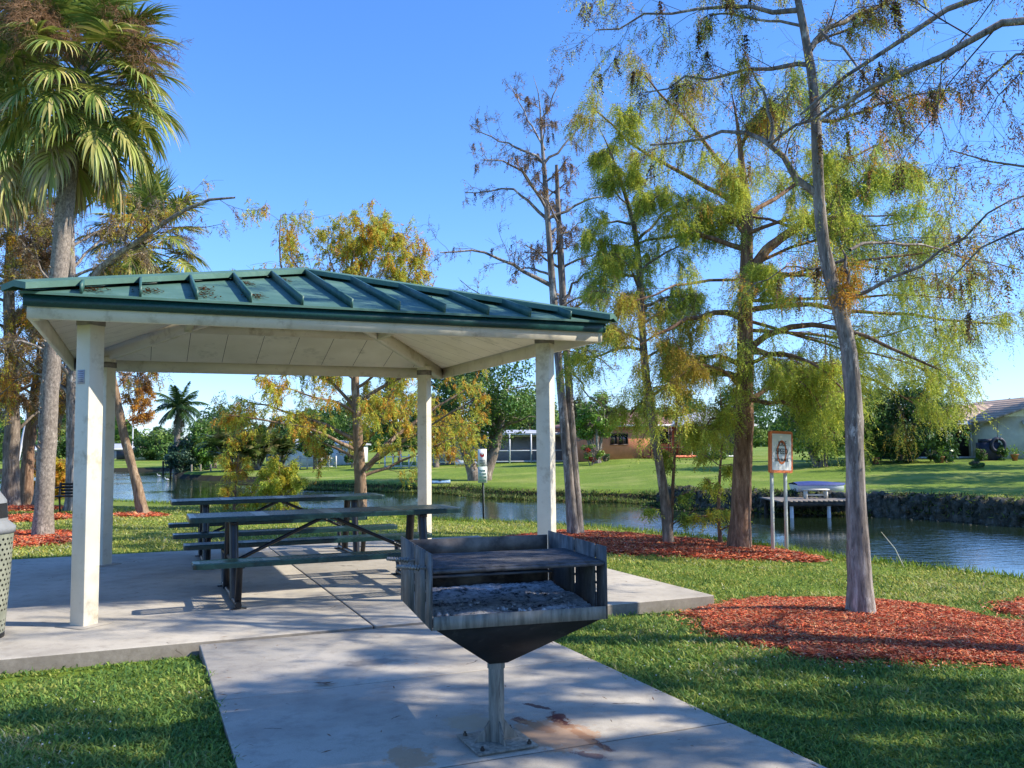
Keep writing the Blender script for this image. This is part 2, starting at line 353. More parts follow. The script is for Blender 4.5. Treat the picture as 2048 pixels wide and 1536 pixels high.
# green fascia + cream sub-fascia
for i in range(4):
    a, b_ = [np.array([sx*hx, sy*hy]) for sx, sy in [((-1, -1), (1, -1)), ((1, -1), (1, 1)), ((1, 1), (-1, 1)), ((-1, 1), (-1, -1))][i]]
    d = nrm(b_-a); no = np.array([d[1], -d[0]])
    z0, z1 = 2.53, 2.617
    A0, B0 = a-d*.0, b_
    f_ = MB().beam([*(a+no*.015-d*.025), (z0+z1)/2], [*(b_+no*.015+d*.0), (z0+z1)/2], .022, z1-z0); f_.build('fascia', TRIM, pav)
    f_ = MB().beam([*(a-no*.022+d*.0), 2.525], [*(b_-no*.022-d*.045), 2.525], .04, .17); f_.build('eave_board', CREAM, pav)
# ceiling panels
cz = lambda f: EZ-.055 + (AZ-EZ)*f
for i in range(4):
    a, b_ = [np.array([sx*(hx-.045), sy*(hy-.045)]) for sx, sy in [((-1, -1), (1, -1)), ((1, -1), (1, 1)), ((1, 1), (-1, 1)), ((-1, 1), (-1, -1))][i]]
    L = np.linalg.norm(b_-a); d = (b_-a)/L; nin = np.array([-d[1], d[0]]); H2 = abs(np.dot(nin, -a)); cp_ = MB(); n = 11
    for k in range(n):
        t0, t1 = L*k/n+.003, L*(k+1)/n-.003
        if k == n//2: ts = [t0, L/2, t1]
        else: ts = [t0, t1]
        P = [[*(a+d*t), cz(0)] for t in (t0, t1)] + [[*(a+d*t+nin*min(t, L-t)*2*H2/L), cz(min(t, L-t)*2/L)] for t in ts[::-1]]
        P = np.array(P); cp_.add(P, [list(range(len(P)))[::-1]])
    cp_.build('ceiling', CEIL, pav)
    dk = MB().add([[*a, cz(0)+.012], [*b_, cz(0)+.012], [0, 0, cz(1)+.012]], [[0, 2, 1]]); dk.build('ceiling_backing', JOINT, pav)
# hip rafters
for sx, sy in ((-1, -1), (1, -1), (1, 1), (-1, 1)):
    a = np.array([sx*(hx-.05), sy*(hy-.05), cz(0)-.085]); ap = np.array([sx*.06, sy*.06, cz(1)-.10])
    MB().beam(a, ap, .09, .15).build('hip_rafter', CREAM, pav)
# ring beam half way up
s_ = .47
for i in range(4):
    q = [np.array([sx*hx*s_, sy*hy*s_]) for sx, sy in ((-1, -1), (1, -1), (1, 1), (-1, 1))]
    a, b_ = q[i], q[(i+1) % 4]; d = nrm(b_-a); z = cz(1-s_)-.10
    MB().beam([*(a+d*.07), z], [*(b_-d*.07), z], .08, .13).build('ring_beam', CREAM, pav)
MB().tube([[0, 0, cz(1)-.32], [0, 0, cz(1)-.01]], .09, 8).build('king_block', CREAM, pav)
# posts, turned 45 degrees to the roof
CAPM = mat_var('post_cap_metal', (.16, .14, .12), (.26, .23, .2), 20, .6)
r45 = np.array([[math.cos(.785), math.sin(.785), 0], [-math.sin(.785), math.cos(.785), 0], [0, 0, 1.]])
for sx, sy in ((-1, -1), (1, -1), (1, 1), (-1, 1)):
    x, y = sx*(pT1-pT0)/2, sy*(pN1-pN0)/2
    p_ = MB().box((x, y, 1.29), (.15, .15, 2.58), r45).build('post', CREAM, pav); mod = p_.modifiers.new('b', 'BEVEL'); mod.width = .006; mod.segments = 2
    MB().box((x, y, 2.485), (.158, .158, .07), r45).build('post_cap', CAPM, p_)
    MB().box((x, y, .004), (.30, .30, .008), r45).build('post_footing', mat_var('footing', (.3, .27, .23), (.42, .38, .32), 12, .9), p_)
# fallen needles on the roof, lying on it
rs = np.random.RandomState(9); b = MB()
for k, t in ((2, .35), (3, .5), (3, .15), (4, .7), (5, .8), (4, .2), (1, .5), (6, .9), (8, .6)):
    ln = 2*(hx+e); tt = ln*k/12+.05
    run = min(tt, ln-tt)*t
    for _ in range(60):
        x = -hx-e+tt+rs.randn()*.05+.03; yy = -hy-e+run+rs.randn()*.09; f = (yy+hy+e)/(hy+e)
        if f < .02 or f > .95 or abs(x) > (hx+e)*(1-f): continue
        a = rs.rand()*6.28; z = slope_z(f)+.008+rs.rand()*.012
        c = np.array([x, yy, z]); dx = np.array([math.cos(a), math.sin(a), .1])*.018; dy = np.array([-math.sin(a), math.cos(a), .1])*.006
        b.add([c-dx-dy, c+dx-dy, c+dx+dy, c-dx+dy], [[0, 1, 2, 3]])
o = b.build('needle_litter', RUSTM, loc=TN(cT, cN, 0), rot=(0, 0, TH)); tag(o, 'small rusty patches of fallen needles on the green pavilion roof', 'leaf litter', kind='stuff')
# notice on near left post
pa = TN(pT0, pN0); n1_ = nrm(np.array([-math.sin(TH)*-1*0 + (-Uv-Vv)[0], (-Uv-Vv)[1], 0])); side = np.array([-n1_[1], n1_[0], 0])
PAPER = mat_var('notice_paper', (.33, .34, .42), (.40, .41, .48), 25, .6, bump=0)
INK = mat_var('notice_ink', (.12, .12, .2), (.16, .16, .24), 5, .6, bump=0)
nroot = empty('paper_notice', (0, 0, 0)); tag(nroot, 'small faded bluish paper notice stuck on the near left pavilion post', 'notice')
cpt = pa + n1_*.0775 + side*-.012 + np.array([0, 0, 2.02])
MB().box(cpt, (.075, .004, .115), np.array([side, n1_, [0, 0, 1]])).build('sheet', PAPER, nroot)
b = MB()
for k in range(6):
    b.box(cpt + n1_*.003 + np.array([0, 0, .045-.017*k]), (.045+.012*(k % 2), .002, .004), np.array([side, n1_, [0, 0, 1]]))
b.build('print_lines', INK, nroot)

# ------------------------------------------------------------------ picnic tables
def perfmat():
    m, nt, out = newmat('expanded_metal_green'); co = objco(nt)
    mp = mapping(nt, co, (1, 1, 1), (0, 0, .6)); s = nd(nt, 'ShaderNodeSeparateXYZ'); nt.links.new(mp, s.inputs[0])
    s0 = nd(nt, 'ShaderNodeSeparateXYZ'); nt.links.new(co, s0.inputs[0])
    fx = mth(nt, 'ABSOLUTE', mth(nt, 'SUBTRACT', mth(nt, 'FRACT', mth(nt, 'MULTIPLY', s.outputs[0], 26)), .5))
    fy = mth(nt, 'ABSOLUTE', mth(nt, 'SUBTRACT', mth(nt, 'FRACT', mth(nt, 'MULTIPLY', s.outputs[1], 52)), .5))
    hole = mth(nt, 'LESS_THAN', mth(nt, 'ADD', fx, fy), .42)
    # solid bands across the sheet and rims
    bx = mth(nt, 'ABSOLUTE', mth(nt, 'SUBTRACT', mth(nt, 'FRACT', mth(nt, 'ADD', mth(nt, 'MULTIPLY', s0.outputs[0], 1.5), .5)), .5))
    hole = mth(nt, 'MULTIPLY', hole, mth(nt, 'GREATER_THAN', bx, .1))
    n1 = noise(nt, 18, 5, .7, co)
    p = nd(nt, 'ShaderNodeBsdfPrincipled'); nt.links.new(ramp(nt, n1, [(.35, (.004, .018, .020)), (.7, (.012, .042, .042))]), p.inputs['Base Color']); p.inputs['Roughness'].default_value = .32
    t = nd(nt, 'ShaderNodeBsdfTransparent'); x = nd(nt, 'ShaderNodeMixShader'); nt.links.new(hole, x.inputs[0]); nt.links.new(p.outputs[0], x.inputs[1]); nt.links.new(t.outputs[0], x.inputs[2]); nt.links.new(x.outputs[0], out.inputs['Surface'])
    return m
PERF = perfmat()
TGREEN = mat_var('table_green_coating', (.004, .018, .02), (.010, .042, .042), 14, .28, bump=.05, bd=.002, stain=(.03, .08, .075), ss=40)
TBLACK = mat_var('table_black_pipe', (.006, .006, .007), (.016, .015, .015), 12, .3, bump=.05, bd=.002)
def rrect(L, W_, r, n=6):
    P = []
    for cx, cy, a0 in ((L/2-r, W_/2-r, 0), (-L/2+r, W_/2-r, 90), (-L/2+r, -W_/2+r, 180), (L/2-r, -W_/2+r, 270)):
        for k in range(n+1): a = R_(a0+90*k/n); P.append((cx+r*math.cos(a), cy+r*math.sin(a)))
    return np.array(P)
def plank(name, L, W_, yc, z, root, r):
    P = rrect(L, W_, r); Q = rrect(L-.05, W_-.05, r-.02); off = np.array([0, yc]); n = len(P)
    sh = MB(); sh.add(np.c_[Q+off, np.full(n, z-.004)], [list(range(n))]); o = sh.build(name, PERF, root)
    rim = MB(); ps = [(P, z-.012), (P, z-.05), (Q, z-.05), (Q, z-.004), (P+(Q-P)*.15, z)]
    V = np.vstack([np.c_[a+off, np.full(n, zz)] for a, zz in ps])
    for j in range(5):
        j2 = (j+1) % 5
        rim.add(V, [[j*n+k, j2*n+k, j2*n+(k+1) % n, j*n+(k+1) % n] for k in range(n)])
    rim.build('rim', TGREEN, o)
    return o
def table(cT_, cN_):
    root = empty('picnic_table', TN(cT_, cN_, 0), TH)
    plank('tabletop', 2.66, .66, 0, .786, root, .06)
    plank('bench', 2.66, .27, -.80, .437, root, .05); plank('bench', 2.66, .27, .80, .437, root, .05)
    for sx in (-1, 1):
        x = sx*.93; r = .03
        f = MB(); f.tube([[x, -.72, .03], [x, .72, .03]], r, 10)
        f.tube([[x, -.66, .03], [x, -.73, .2], [x, -.77, .375]], r, 10); f.tube([[x, .66, .03], [x, .73, .2], [x, .77, .375]], r, 10)
        f.tube([[x, -.78, .36], [x, .78, .36]], .024, 8)
        f.tube([[x, -.36, .03], [x, -.27, .4], [x, -.2, .725]], .043, 10); f.tube([[x, .36, .03], [x, .27, .4], [x, .2, .725]], .043, 10)
        f.box((x, 0, .72), (.05, .60, .03))
        f.box((x, -.80, .382), (.06, .24, .012)); f.box((x, .80, .382), (.06, .24, .012))
        for y in (-.72, .72): f.box((x, y, .006), (.13, .1, .01))
        f.build('leg_frame', TBLACK, root, smooth=False)
        MB().tube([[sx*.05, 0, .72], [sx*.88, 0, .34]], .019, 8).build('brace', TBLACK, root)
        MB().tube([[sx*.05, 0, .700], [sx*.05, 0, .745]], .03, 8).build('brace_bracket', TBLACK, root)
    return root
t1 = table(1.776, 9.03); tag(t1, 'green perforated picnic table on black pipe legs nearest the grill', 'picnic table', 'picnic tables under the pavilion')
P2 = (G(350, 1001, .786)+G(775, 992, .786))/2
t2c = (P2[:2]@Vv, P2[:2]@Uv+.33)
t2 = table(t2c[0], t2c[1]); tag(t2, 'green picnic table farther back, nearest the canal, behind the first table', 'picnic table', 'picnic tables under the pavilion')

# ------------------------------------------------------------------ grill
GAL = mat_var('weathered_grill_steel', (.05, .047, .044), (.145, .138, .13), 9, .6, .0, bump=.15, bd=.003, stain=(.19, .195, .19), ss=9, stretch=(2, 2, .8))
GALL = mat_var('grey_streaked_steel', (.12, .12, .10), (.30, .29, .25), 12, .6, .0, bump=.1, bd=.003, stain=(.04, .035, .03), ss=14, stretch=(3, 3, .4))
SOOT = mat_var('sooty_steel', (.012, .010, .009), (.05, .04, .033), 7, .8, .0, bump=.2, bd=.004, stain=(.2, .15, .10), ss=6)
GRATE = mat_var('grate_steel', (.035, .033, .033), (.11, .105, .105), 25, .5, .1, bump=.4, bd=.004, bscale=90, stain=(.12, .12, .13), ss=10)
HOPP = mat_var('hopper_black', (.006, .006, .006), (.016, .015, .014), 10, .6, .2, stain=(.05, .05, .045), ss=9)
HAND = mat_var('bright_handle_steel', (.22, .2, .17), (.36, .33, .29), 20, .45, .6)
gt = .283; gl = empty('park_grill', (-.091, 4.40, -.012), gt); tag(gl, 'sooty black steel park grill on a single post bolted to the walkway', 'grill')
X0, X1, Y0, Y1 = -.392, .428, -.39, .45; zb, zl, zt, zk = .632, .690, .962, .936
gcx, gcy = 0.0, -.0
def rotp(lo): return lo
w = .006
def slotted(x, name):
    # side plate with two keyhole slots cut through, built from strips (y along the depth)
    b = MB()
    slots = [(-.27, -.245), (.02, .045)]
    ycuts = [Y0, -.27, -.245, .02, .045, Y1]
    def blk(ya, yb, za, zb_): b.add(*prism_x(x, w, [(ya, za), (yb, za), (yb, zb_), (ya, zb_)]))
    top = lambda y: zt + (0.0 if y > -.2 else -.0)
    for i in range(5):
        ya, yb = ycuts[i], ycuts[i+1]
        if (ya, yb) in slots:
            ym = (ya+yb)/2
            for za, zc in ((zb, .735), (.775, .785), (.825, .835), (.90, zt-.008)):
                blk(ya, yb, za, zc)
        else: blk(ya, yb, zb, zt if i != 2 else zt-.0)
    return b.build(name, GAL, gl)
def prism_x(x, w_, poly2):
    n = len(poly2); v = [[x-w_/2, p[0], p[1]] for p in poly2] + [[x+w_/2, p[0], p[1]] for p in poly2]
    b = MB(); return np.array(v), np.array([[j, (j+1) % n, n+(j+1) % n, n+j] for j in range(n)] + [[3, 2, 1, 0], [4, 5, 6, 7]])
slotted(X0, 'side_plate'); slotted(X1, 'side_plate')
b = MB(); b.box(((X0+X1)/2, Y1-.003, (zb+.74)/2), (X1-X0-.014, .006, .74-zb)); b.box(((X0+X1)/2, Y1-.014, .79), (X1-X0-.014, .006, .11), np.array([[1, 0, 0], [0, .94, .34], [0, -.34, .94]]))
b.box(((X0+X1)/2, Y1-.045, .748), (X1-X0-.014, .08, .006)); b.box(((X0+X1)/2, Y1-.025, .845), (X1-X0-.014, .07, .006))
b.box(((X0+X1)/2, Y1+.004, .895), (X1-X0-.014, .006, .09)); b.build('back_plate', mat_var('painted_lit_plate', (.07, .055, .045), (.30, .25, .2), 8, .85, 0, bump=.3, bd=.004, stain=(.28, .22, .16), ss=6), gl)  # lighter tan back plate: light under the grate is put into its colour
b = MB(); b.box(((X0+X1)/2, Y0+.003, (zb+zl)/2), (X1-X0-.012, .006, zl-zb)); b.build('front_lip', GALL, gl)
b = MB(); b.box(((X0+X1)/2, (Y0+Y1)/2, zb+.012), (X1-X0-.014, Y1-Y0-.02, .006)); b.build('firebox_floor', SOOT, gl)
# ash bed
rs = np.random.RandomState(3); nx_, ny_ = 60, 60
ax_ = np.linspace(X0+.012, X1-.012, nx_); ay_ = np.linspace(Y0+.01, Y1-.06, ny_); AX, AY = np.meshgrid(ax_, ay_, indexing='ij')
az = zb+.040+.010*np.sin(AX*17+1)*np.cos(AY*13)+.008*rs.rand(nx_, ny_)+.02*sst(0, .3, AY)
bb = (np.arange(nx_-1)[:, None]*ny_+np.arange(ny_-1)[None]).ravel()
m, nt, out = newmat('ash_and_char'); co = objco(nt); n1 = noise(nt, 26, 7, .8, co); n2 = noise(nt, 7, 4, .6, co)
principled(nt, out, mix(nt, ramp(nt, n2, [(.4, (0, 0, 0)), (.65, (1, 1, 1))]), ramp(nt, n1, [(.38, (.03, .028, .028)), (.44, (.45, .43, .41)), (.6, (.78, .76, .73))]), ramp(nt, n1, [(.44, (.03, .028, .028)), (.52, (.4, .38, .37))])), .95, 0, .1, bumpn(nt, n1, .6, .01))
a_ = MB().add(np.c_[AX.ravel(), AY.ravel(), az.ravel()], np.stack([bb, bb+ny_, bb+ny_+1, bb+1], 1))
for _ in range(120):
    c = np.array([rs.uniform(X0+.05, X1-.05), rs.uniform(Y0+.05, Y1-.1), zb+.04]); s = rs.uniform(.006, .018)
    Q = nrm(rs.randn(3, 3)); Q = np.linalg.qr(Q)[0]; a_.box(c, (s*2, s, s), Q)
o = a_.build('ash_bed', m, loc=(-.091, 4.40, -.012), rot=(0, 0, gt)); tag(o, 'grey ash with black charcoal bits in the firebox of the grill', 'ash', kind='stuff')
# grate
b = MB(); gy0, gy1, gz = Y0+.015, .17, .885
b.box(((X0+X1)/2, (gy0+gy1)/2, gz), (X1-X0-.02, gy1-gy0, .012))
for k in range(30):
    y = gy0+.01+(gy1-gy0-.02)*k/29; b.tube([[X0+.01, y, gz+.008], [X1-.01, y, gz+.008]], .0045, 6)
b.tube([[X0+.008, gy0, gz-.003], [X1-.008, gy0, gz-.003]], .009, 8)
gr_ = b.build('cooking_grate', GRATE, gl)
for y in (-.26, .035):
    b = MB(); b.tube([[X0+.02, y, gz], [X0-.035, y, gz+.002]], .006, 8)
    tt = np.linspace(0, 1, 60); P = np.c_[X0-.03-.105*tt, y+.011*np.cos(tt*50)*(1-.6*tt), gz+.002+.011*np.sin(tt*50)*(1-.6*tt)+.012*tt]
    b.tube(P, .0055, 6); b.tube(np.c_[X0-.03-.105*tt, y+0*tt, gz+.002+.012*tt], .009, 8); b.build('grate_handle', HAND, gr_, smooth=True)
# stub handles on the right
b = MB(); b.tube([[X1, .10, gz-.0], [X1+.05, .10, gz+.0]], .014, 8); b.tube([[X1, -.26, gz], [X1+.03, -.26, gz]], .012, 8); b.build('grate_pin', SOOT, gr_)
# hopper
b = MB(); n = .045; zp = .385
top = np.array([[X0+.02, Y0+.02, zb-.002], [X1-.02, Y0+.02, zb-.002], [X1-.02, Y1-.02, zb-.002], [X0+.02, Y1-.02, zb-.002]]); bot = np.array([[-n, -n, zp], [n, -n, zp], [n, n, zp], [-n, n, zp]])
b.add(np.vstack([top, bot]), [[0, 4, 5, 1], [1, 5, 6, 2], [2, 6, 7, 3], [3, 7, 4, 0], [4, 7, 6, 5], [0, 1, 2, 3]]); b.build('hopper', HOPP, gl)
b = MB(); b.tube([[0, 0, .012], [0, 0, zp+.02]], .038, 20); b.tube([[0, 0, zp-.03], [0, 0, zp+.004]], .043, 20); b.build('post', GALL, gl, smooth=False)
b = MB(); rr = TH-gt; A_ = np.array([[math.cos(rr), math.sin(rr), 0], [-math.sin(rr), math.cos(rr), 0], [0, 0, 1.]])
b.box((0, 0, .007), (.305, .305, .010), A_); bp = b.build('base_plate', GALL, gl)
for k in range(4):
    a = A_[0]*math.cos(k*math.pi/2)+A_[1]*math.sin(k*math.pi/2); t_ = np.cross([0, 0, 1], a)*.003
    P = [a*.034+[0, 0, .012], a*.115+[0, 0, .012], a*.036+[0, 0, .11]]
    MB().add([p+t_ for p in P]+[p-t_ for p in P], [[0, 1, 2], [5, 4, 3]]).add([p+t_ for p in P]+[p-t_ for p in P], [[0, 3, 4, 1], [1, 4, 5, 2], [2, 5, 3, 0]]).build('gusset', GALL, gl)
for sx in (-1, 1):
    for sy in (-1, 1):
        c = A_[0]*.12*sx+A_[1]*.12*sy; MB().tube([c+[0, 0, .012], c+[0, 0, .022]], .011, 6).tube([c+[0, 0, .022], c+[0, 0, .032]], .006, 8).build('bolt', SOOT, bp)

# ------------------------------------------------------------------ trash can
CANM_, nt, out = newmat('perforated_can_metal'); co = objco(nt); s = nd(nt, 'ShaderNodeSeparateXYZ'); nt.links.new(co, s.inputs[0])
ang = mth(nt, 'ARCTAN2', s.outputs[1], s.outputs[0]); row = mth(nt, 'MULTIPLY', s.outputs[2], 26)
ca_ = mth(nt, 'ADD', mth(nt, 'MULTIPLY', ang, 36/6.2832), mth(nt, 'MULTIPLY', mth(nt, 'FLOOR', row), .5))
fx = mth(nt, 'SUBTRACT', mth(nt, 'FRACT', ca_), .5); fy = mth(nt, 'SUBTRACT', mth(nt, 'FRACT', row), .5)
dd = mth(nt, 'ADD', mth(nt, 'MULTIPLY', fx, fx), mth(nt, 'MULTIPLY', mth(nt, 'MULTIPLY', fy, fy), .8)); hole = mth(nt, 'LESS_THAN', dd, .05)
inr = mth(nt, 'MULTIPLY', mth(nt, 'GREATER_THAN', s.outputs[2], .05), mth(nt, 'LESS_THAN', s.outputs[2], .78)); hole = mth(nt, 'MULTIPLY', hole, inr)
gap = mth(nt, 'GREATER_THAN', mth(nt, 'ABSOLUTE', mth(nt, 'SUBTRACT', s.outputs[2], .17)), .035); hole = mth(nt, 'MULTIPLY', hole, gap)
p = nd(nt, 'ShaderNodeBsdfPrincipled'); nt.links.new(ramp(nt, noise(nt, 8, 5, .6, co), [(.35, (.19, .2, .15)), (.7, (.3, .31, .24))]), p.inputs['Base Color']); p.inputs['Roughness'].default_value = .4
t = nd(nt, 'ShaderNodeBsdfTransparent'); x = nd(nt, 'ShaderNodeMixShader'); nt.links.new(hole, x.inputs[0]); nt.links.new(p.outputs[0], x.inputs[1]); nt.links.new(t.outputs[0], x.inputs[2]); nt.links.new(x.outputs[0], out.inputs['Surface'])
LIDM = mat_var('grey_plastic_lid', (.20, .21, .22), (.27, .28, .29), 6, .45, bump=.05, bd=.002); LINER = mat_var('black_liner', (.01, .01, .01), (.02, .02, .02), 6, .5)
Cc = G(10, 1283, 0); can = empty('trash_can', (Cc[0]-.36, Cc[1]+.10, 0)); tag(can, 'grey green perforated metal trash can with grey lid cut by the left edge', 'trash can')
P = lambda prof, k=40: np.array([[[0, 0, z]] for r, z in prof])
def lathe(prof, k=40):
    v = []; 
    for r, z in prof:
        for j in range(k): a = 6.28318*j/k; v.append([r*math.cos(a), r*math.sin(a), z])
    f = [[i*k+j, i*k+(j+1) % k, (i+1)*k+(j+1) % k, (i+1)*k+j] for i in range(len(prof)-1) for j in range(k)]
    return np.array(v), np.array(f)
MB().add(*lathe([(.255, .03), (.262, .05), (.285, .4), (.30, .70), (.305, .80)])).build('body', CANM_, can, smooth=True)
MB().add(*lathe([(.0, .04), (.235, .04), (.27, .7), (.27, .79)])).build('liner', LINER, can, smooth=True)
MB().add(*lathe([(.25, 0), (.26, .0), (.26, .035), (.25, .035)])).build('base_ring', LINER, can)
MB().add(*lathe([(.29, .795), (.315, .795), (.318, .835), (.285, .865), (.262, .885)])).add(*lathe([(.262, .885), (.258, .95), (.25, 1.04), (.20, 1.11), (0.001, 1.14)])).build('lid', LIDM, can, smooth=True)
b = MB()
for a0 in (0, 180):
    a = [R_(a0-18+36*k/6) for k in range(7)]; r0 = .266
    b.add([[r0*math.cos(t), r0*math.sin(t), .91] for t in a]+[[(r0-.01)*math.cos(t), (r0-.01)*math.sin(t), 1.02] for t in a], [[i, i+1, 8+i, 7+i] for i in range(6)])
b.build('lid_flap', LINER, can)

# ================================================================== vegetation tools
def pick(rs, pal, n, jit=.18, wts=None):
    pal = np.array(pal); i = rs.choice(len(pal), n, p=wts); c = pal[i]*(1+jit*rs.randn(n, 1))
    c = c*(1+.08*rs.randn(n, 3)); return np.clip(c, .003, .8)
def sprout(rs, paths, radii, n_per, tr, ang, L, M=5, wander=.25, grav=0., flat=1., up=0., rfac=.55, falloff=.6, rmin=.0015):
    """children of (N,K,3) paths -> paths (N*n,M,3), radii"""
    N, K, _ = paths.shape; idx = np.repeat(np.arange(N), n_per); n = len(idx)
    t = rs.uniform(tr[0], tr[1], n); f = t*(K-1); i0 = np.clip(f.astype(int), 0, K-2); w = (f-i0)[:, None]
    pos = paths[idx, i0]*(1-w)+paths[idx, i0+1]*w; tan = nrm(paths[idx, i0+1]-paths[idx, i0])
    pr = radii[idx, i0]*(1-w[:, 0])+radii[idx, i0+1]*w[:, 0]
    q = rs.randn(n, 3); q[:, 2] *= flat; q -= (q*tan).sum(1)[:, None]*tan; q = nrm(q)
    a = ang*(1+.25*rs.randn(n)); d = nrm(np.cos(a)[:, None]*tan+np.sin(a)[:, None]*q+np.array([0, 0, up]))
    plen = np.linalg.norm(np.diff(paths, axis=1), axis=2).sum(1)[idx]
    Ls = (L if np.isscalar(L) else L[0]+0*t)*(1-falloff*t)*rs.uniform(.6, 1.25, n)
    if not np.isscalar(L): Ls = plen*L[0]*(1-falloff*t)*rs.uniform(.6, 1.3, n)
    st = Ls/(M-1); P = np.zeros((n, M, 3)); P[:, 0] = pos
    for k in range(1, M):
        d = nrm(d+wander*rs.randn(n, 3)*.5+np.array([0, 0, grav])); P[:, k] = P[:, k-1]+d*st[:, None]
    r0 = np.clip(pr*rfac, rmin, None); r = r0[:, None]*np.linspace(1, .3, M)[None]; r = np.maximum(r, rmin*.7)
    return P, r
def strands(mb, rs, paths, n_per, tr, L, K, ll, lw, tint, down=1., side=.7, out=.35):
    """feathery hanging sprays of narrow leaflets"""
    N, Kp, _ = paths.shape; idx = np.repeat(np.arange(N), n_per); n = len(idx)
    if n == 0: return
    t = rs.uniform(tr[0], tr[1], n); f = t*(Kp-1); i0 = np.clip(f.astype(int), 0, Kp-2); w = (f-i0)[:, None]
    pos = paths[idx, i0]*(1-w)+paths[idx, i0+1]*w; tan = nrm(paths[idx, i0+1]-paths[idx, i0])
    ax = nrm(tan*out+rs.randn(n, 3)*.35+np.array([0, 0, -down])); Ls = L*rs.uniform(.45, 1.2, n)
    col = tint(pos, n)
    tt = (np.arange(K)+.5)/K; B = pos[:, None]+ax[:, None]*(tt[None, :, None]*Ls[:, None, None])
    sd = nrm(np.cross(ax, rs.randn(n, 3)))[:, None]*np.where(np.arange(K) % 2, 1, -1)[None, :, None]
    D = nrm(ax[:, None]*.75+sd*side+rs.randn(n, K, 3)*.3); l = ll*rs.uniform(.6, 1.3, (n, K, 1))*(1-.45*tt)[None, :, None]
    W = nrm(np.cross(D, rs.randn(n, K, 3)))*lw*.5
    V = np.stack([B, B+D*l*.45+W, B+D*l, B+D*l*.45-W], 2).reshape(-1, 3)
    F = np.arange(n*K*4).reshape(-1, 4); c = np.repeat(col, K, 0)*(1+.15*rs.randn(n*K, 1)); mb.add(V, F, np.clip(c, .003, .8))
def clumpy(rs, pal, scale=1.2, jit=.15):
    pal = np.array(pal); ph = rs.uniform(0, 6.28, (4, 3)); kk = rs.randn(4, 3)*scale
    def f(pos, n):
        s = sum(np.sin((pos*kk[i]).sum(1)+ph[i, 0]) for i in range(4))/2.6+rs.randn(n)*.35
        x = np.clip((s+1)/2, 0, .999)*len(pal); c = pal[x.astype(int)]; return np.clip(c*(1+jit*rs.randn(n, 1)), .003, .8)
    return f
GRN = (.26, .36, .07); YGR = (.56, .56, .09); LGR = (.44, .52, .09); ORG = (.62, .31, .045); RUS = (.46, .20, .06); YEL = (.58, .48, .06); BRN = (.24, .145, .08); GRY = (.26, .22, .18)

YOUT = [0]
def trunkpath(px, Y, rad, n=26, dY=None, ground=True):
    """pixel polyline at depth Y -> smooth path + radii; widths in metres"""
    P = []
    if ground: Yg = GL(*px[0])[1]; k0 = Yg/Y; Y = Yg if .8 < k0 < 1.25 else Y; YOUT[0] = Y; rad = [q*k0 if .8 < k0 < 1.25 else q for q in rad]
    for k, (x, y) in enumerate(px):
        P.append(at(x, y, Y+(dY[k] if dY else 0)))
    P = np.array(P)
    if ground: P[0, 2] = lz(P[0, 0], P[0, 1])-.12
    A = smoothpath(np.c_[P, rad], n); return A[:, :3], A[:, 3]
def add_tubes(mb, P, r, k): v, f = tubes(P, r, k); mb.add(v, f)
def flare(P, r, k=1.35, h=.32):
    z = np.maximum(P[:, 2]-P[0, 2], 0); return r*(1+(k-1)*np.exp(-z/h))
def rough(v, rs, amp): return v+rs.randn(*v.shape)*amp

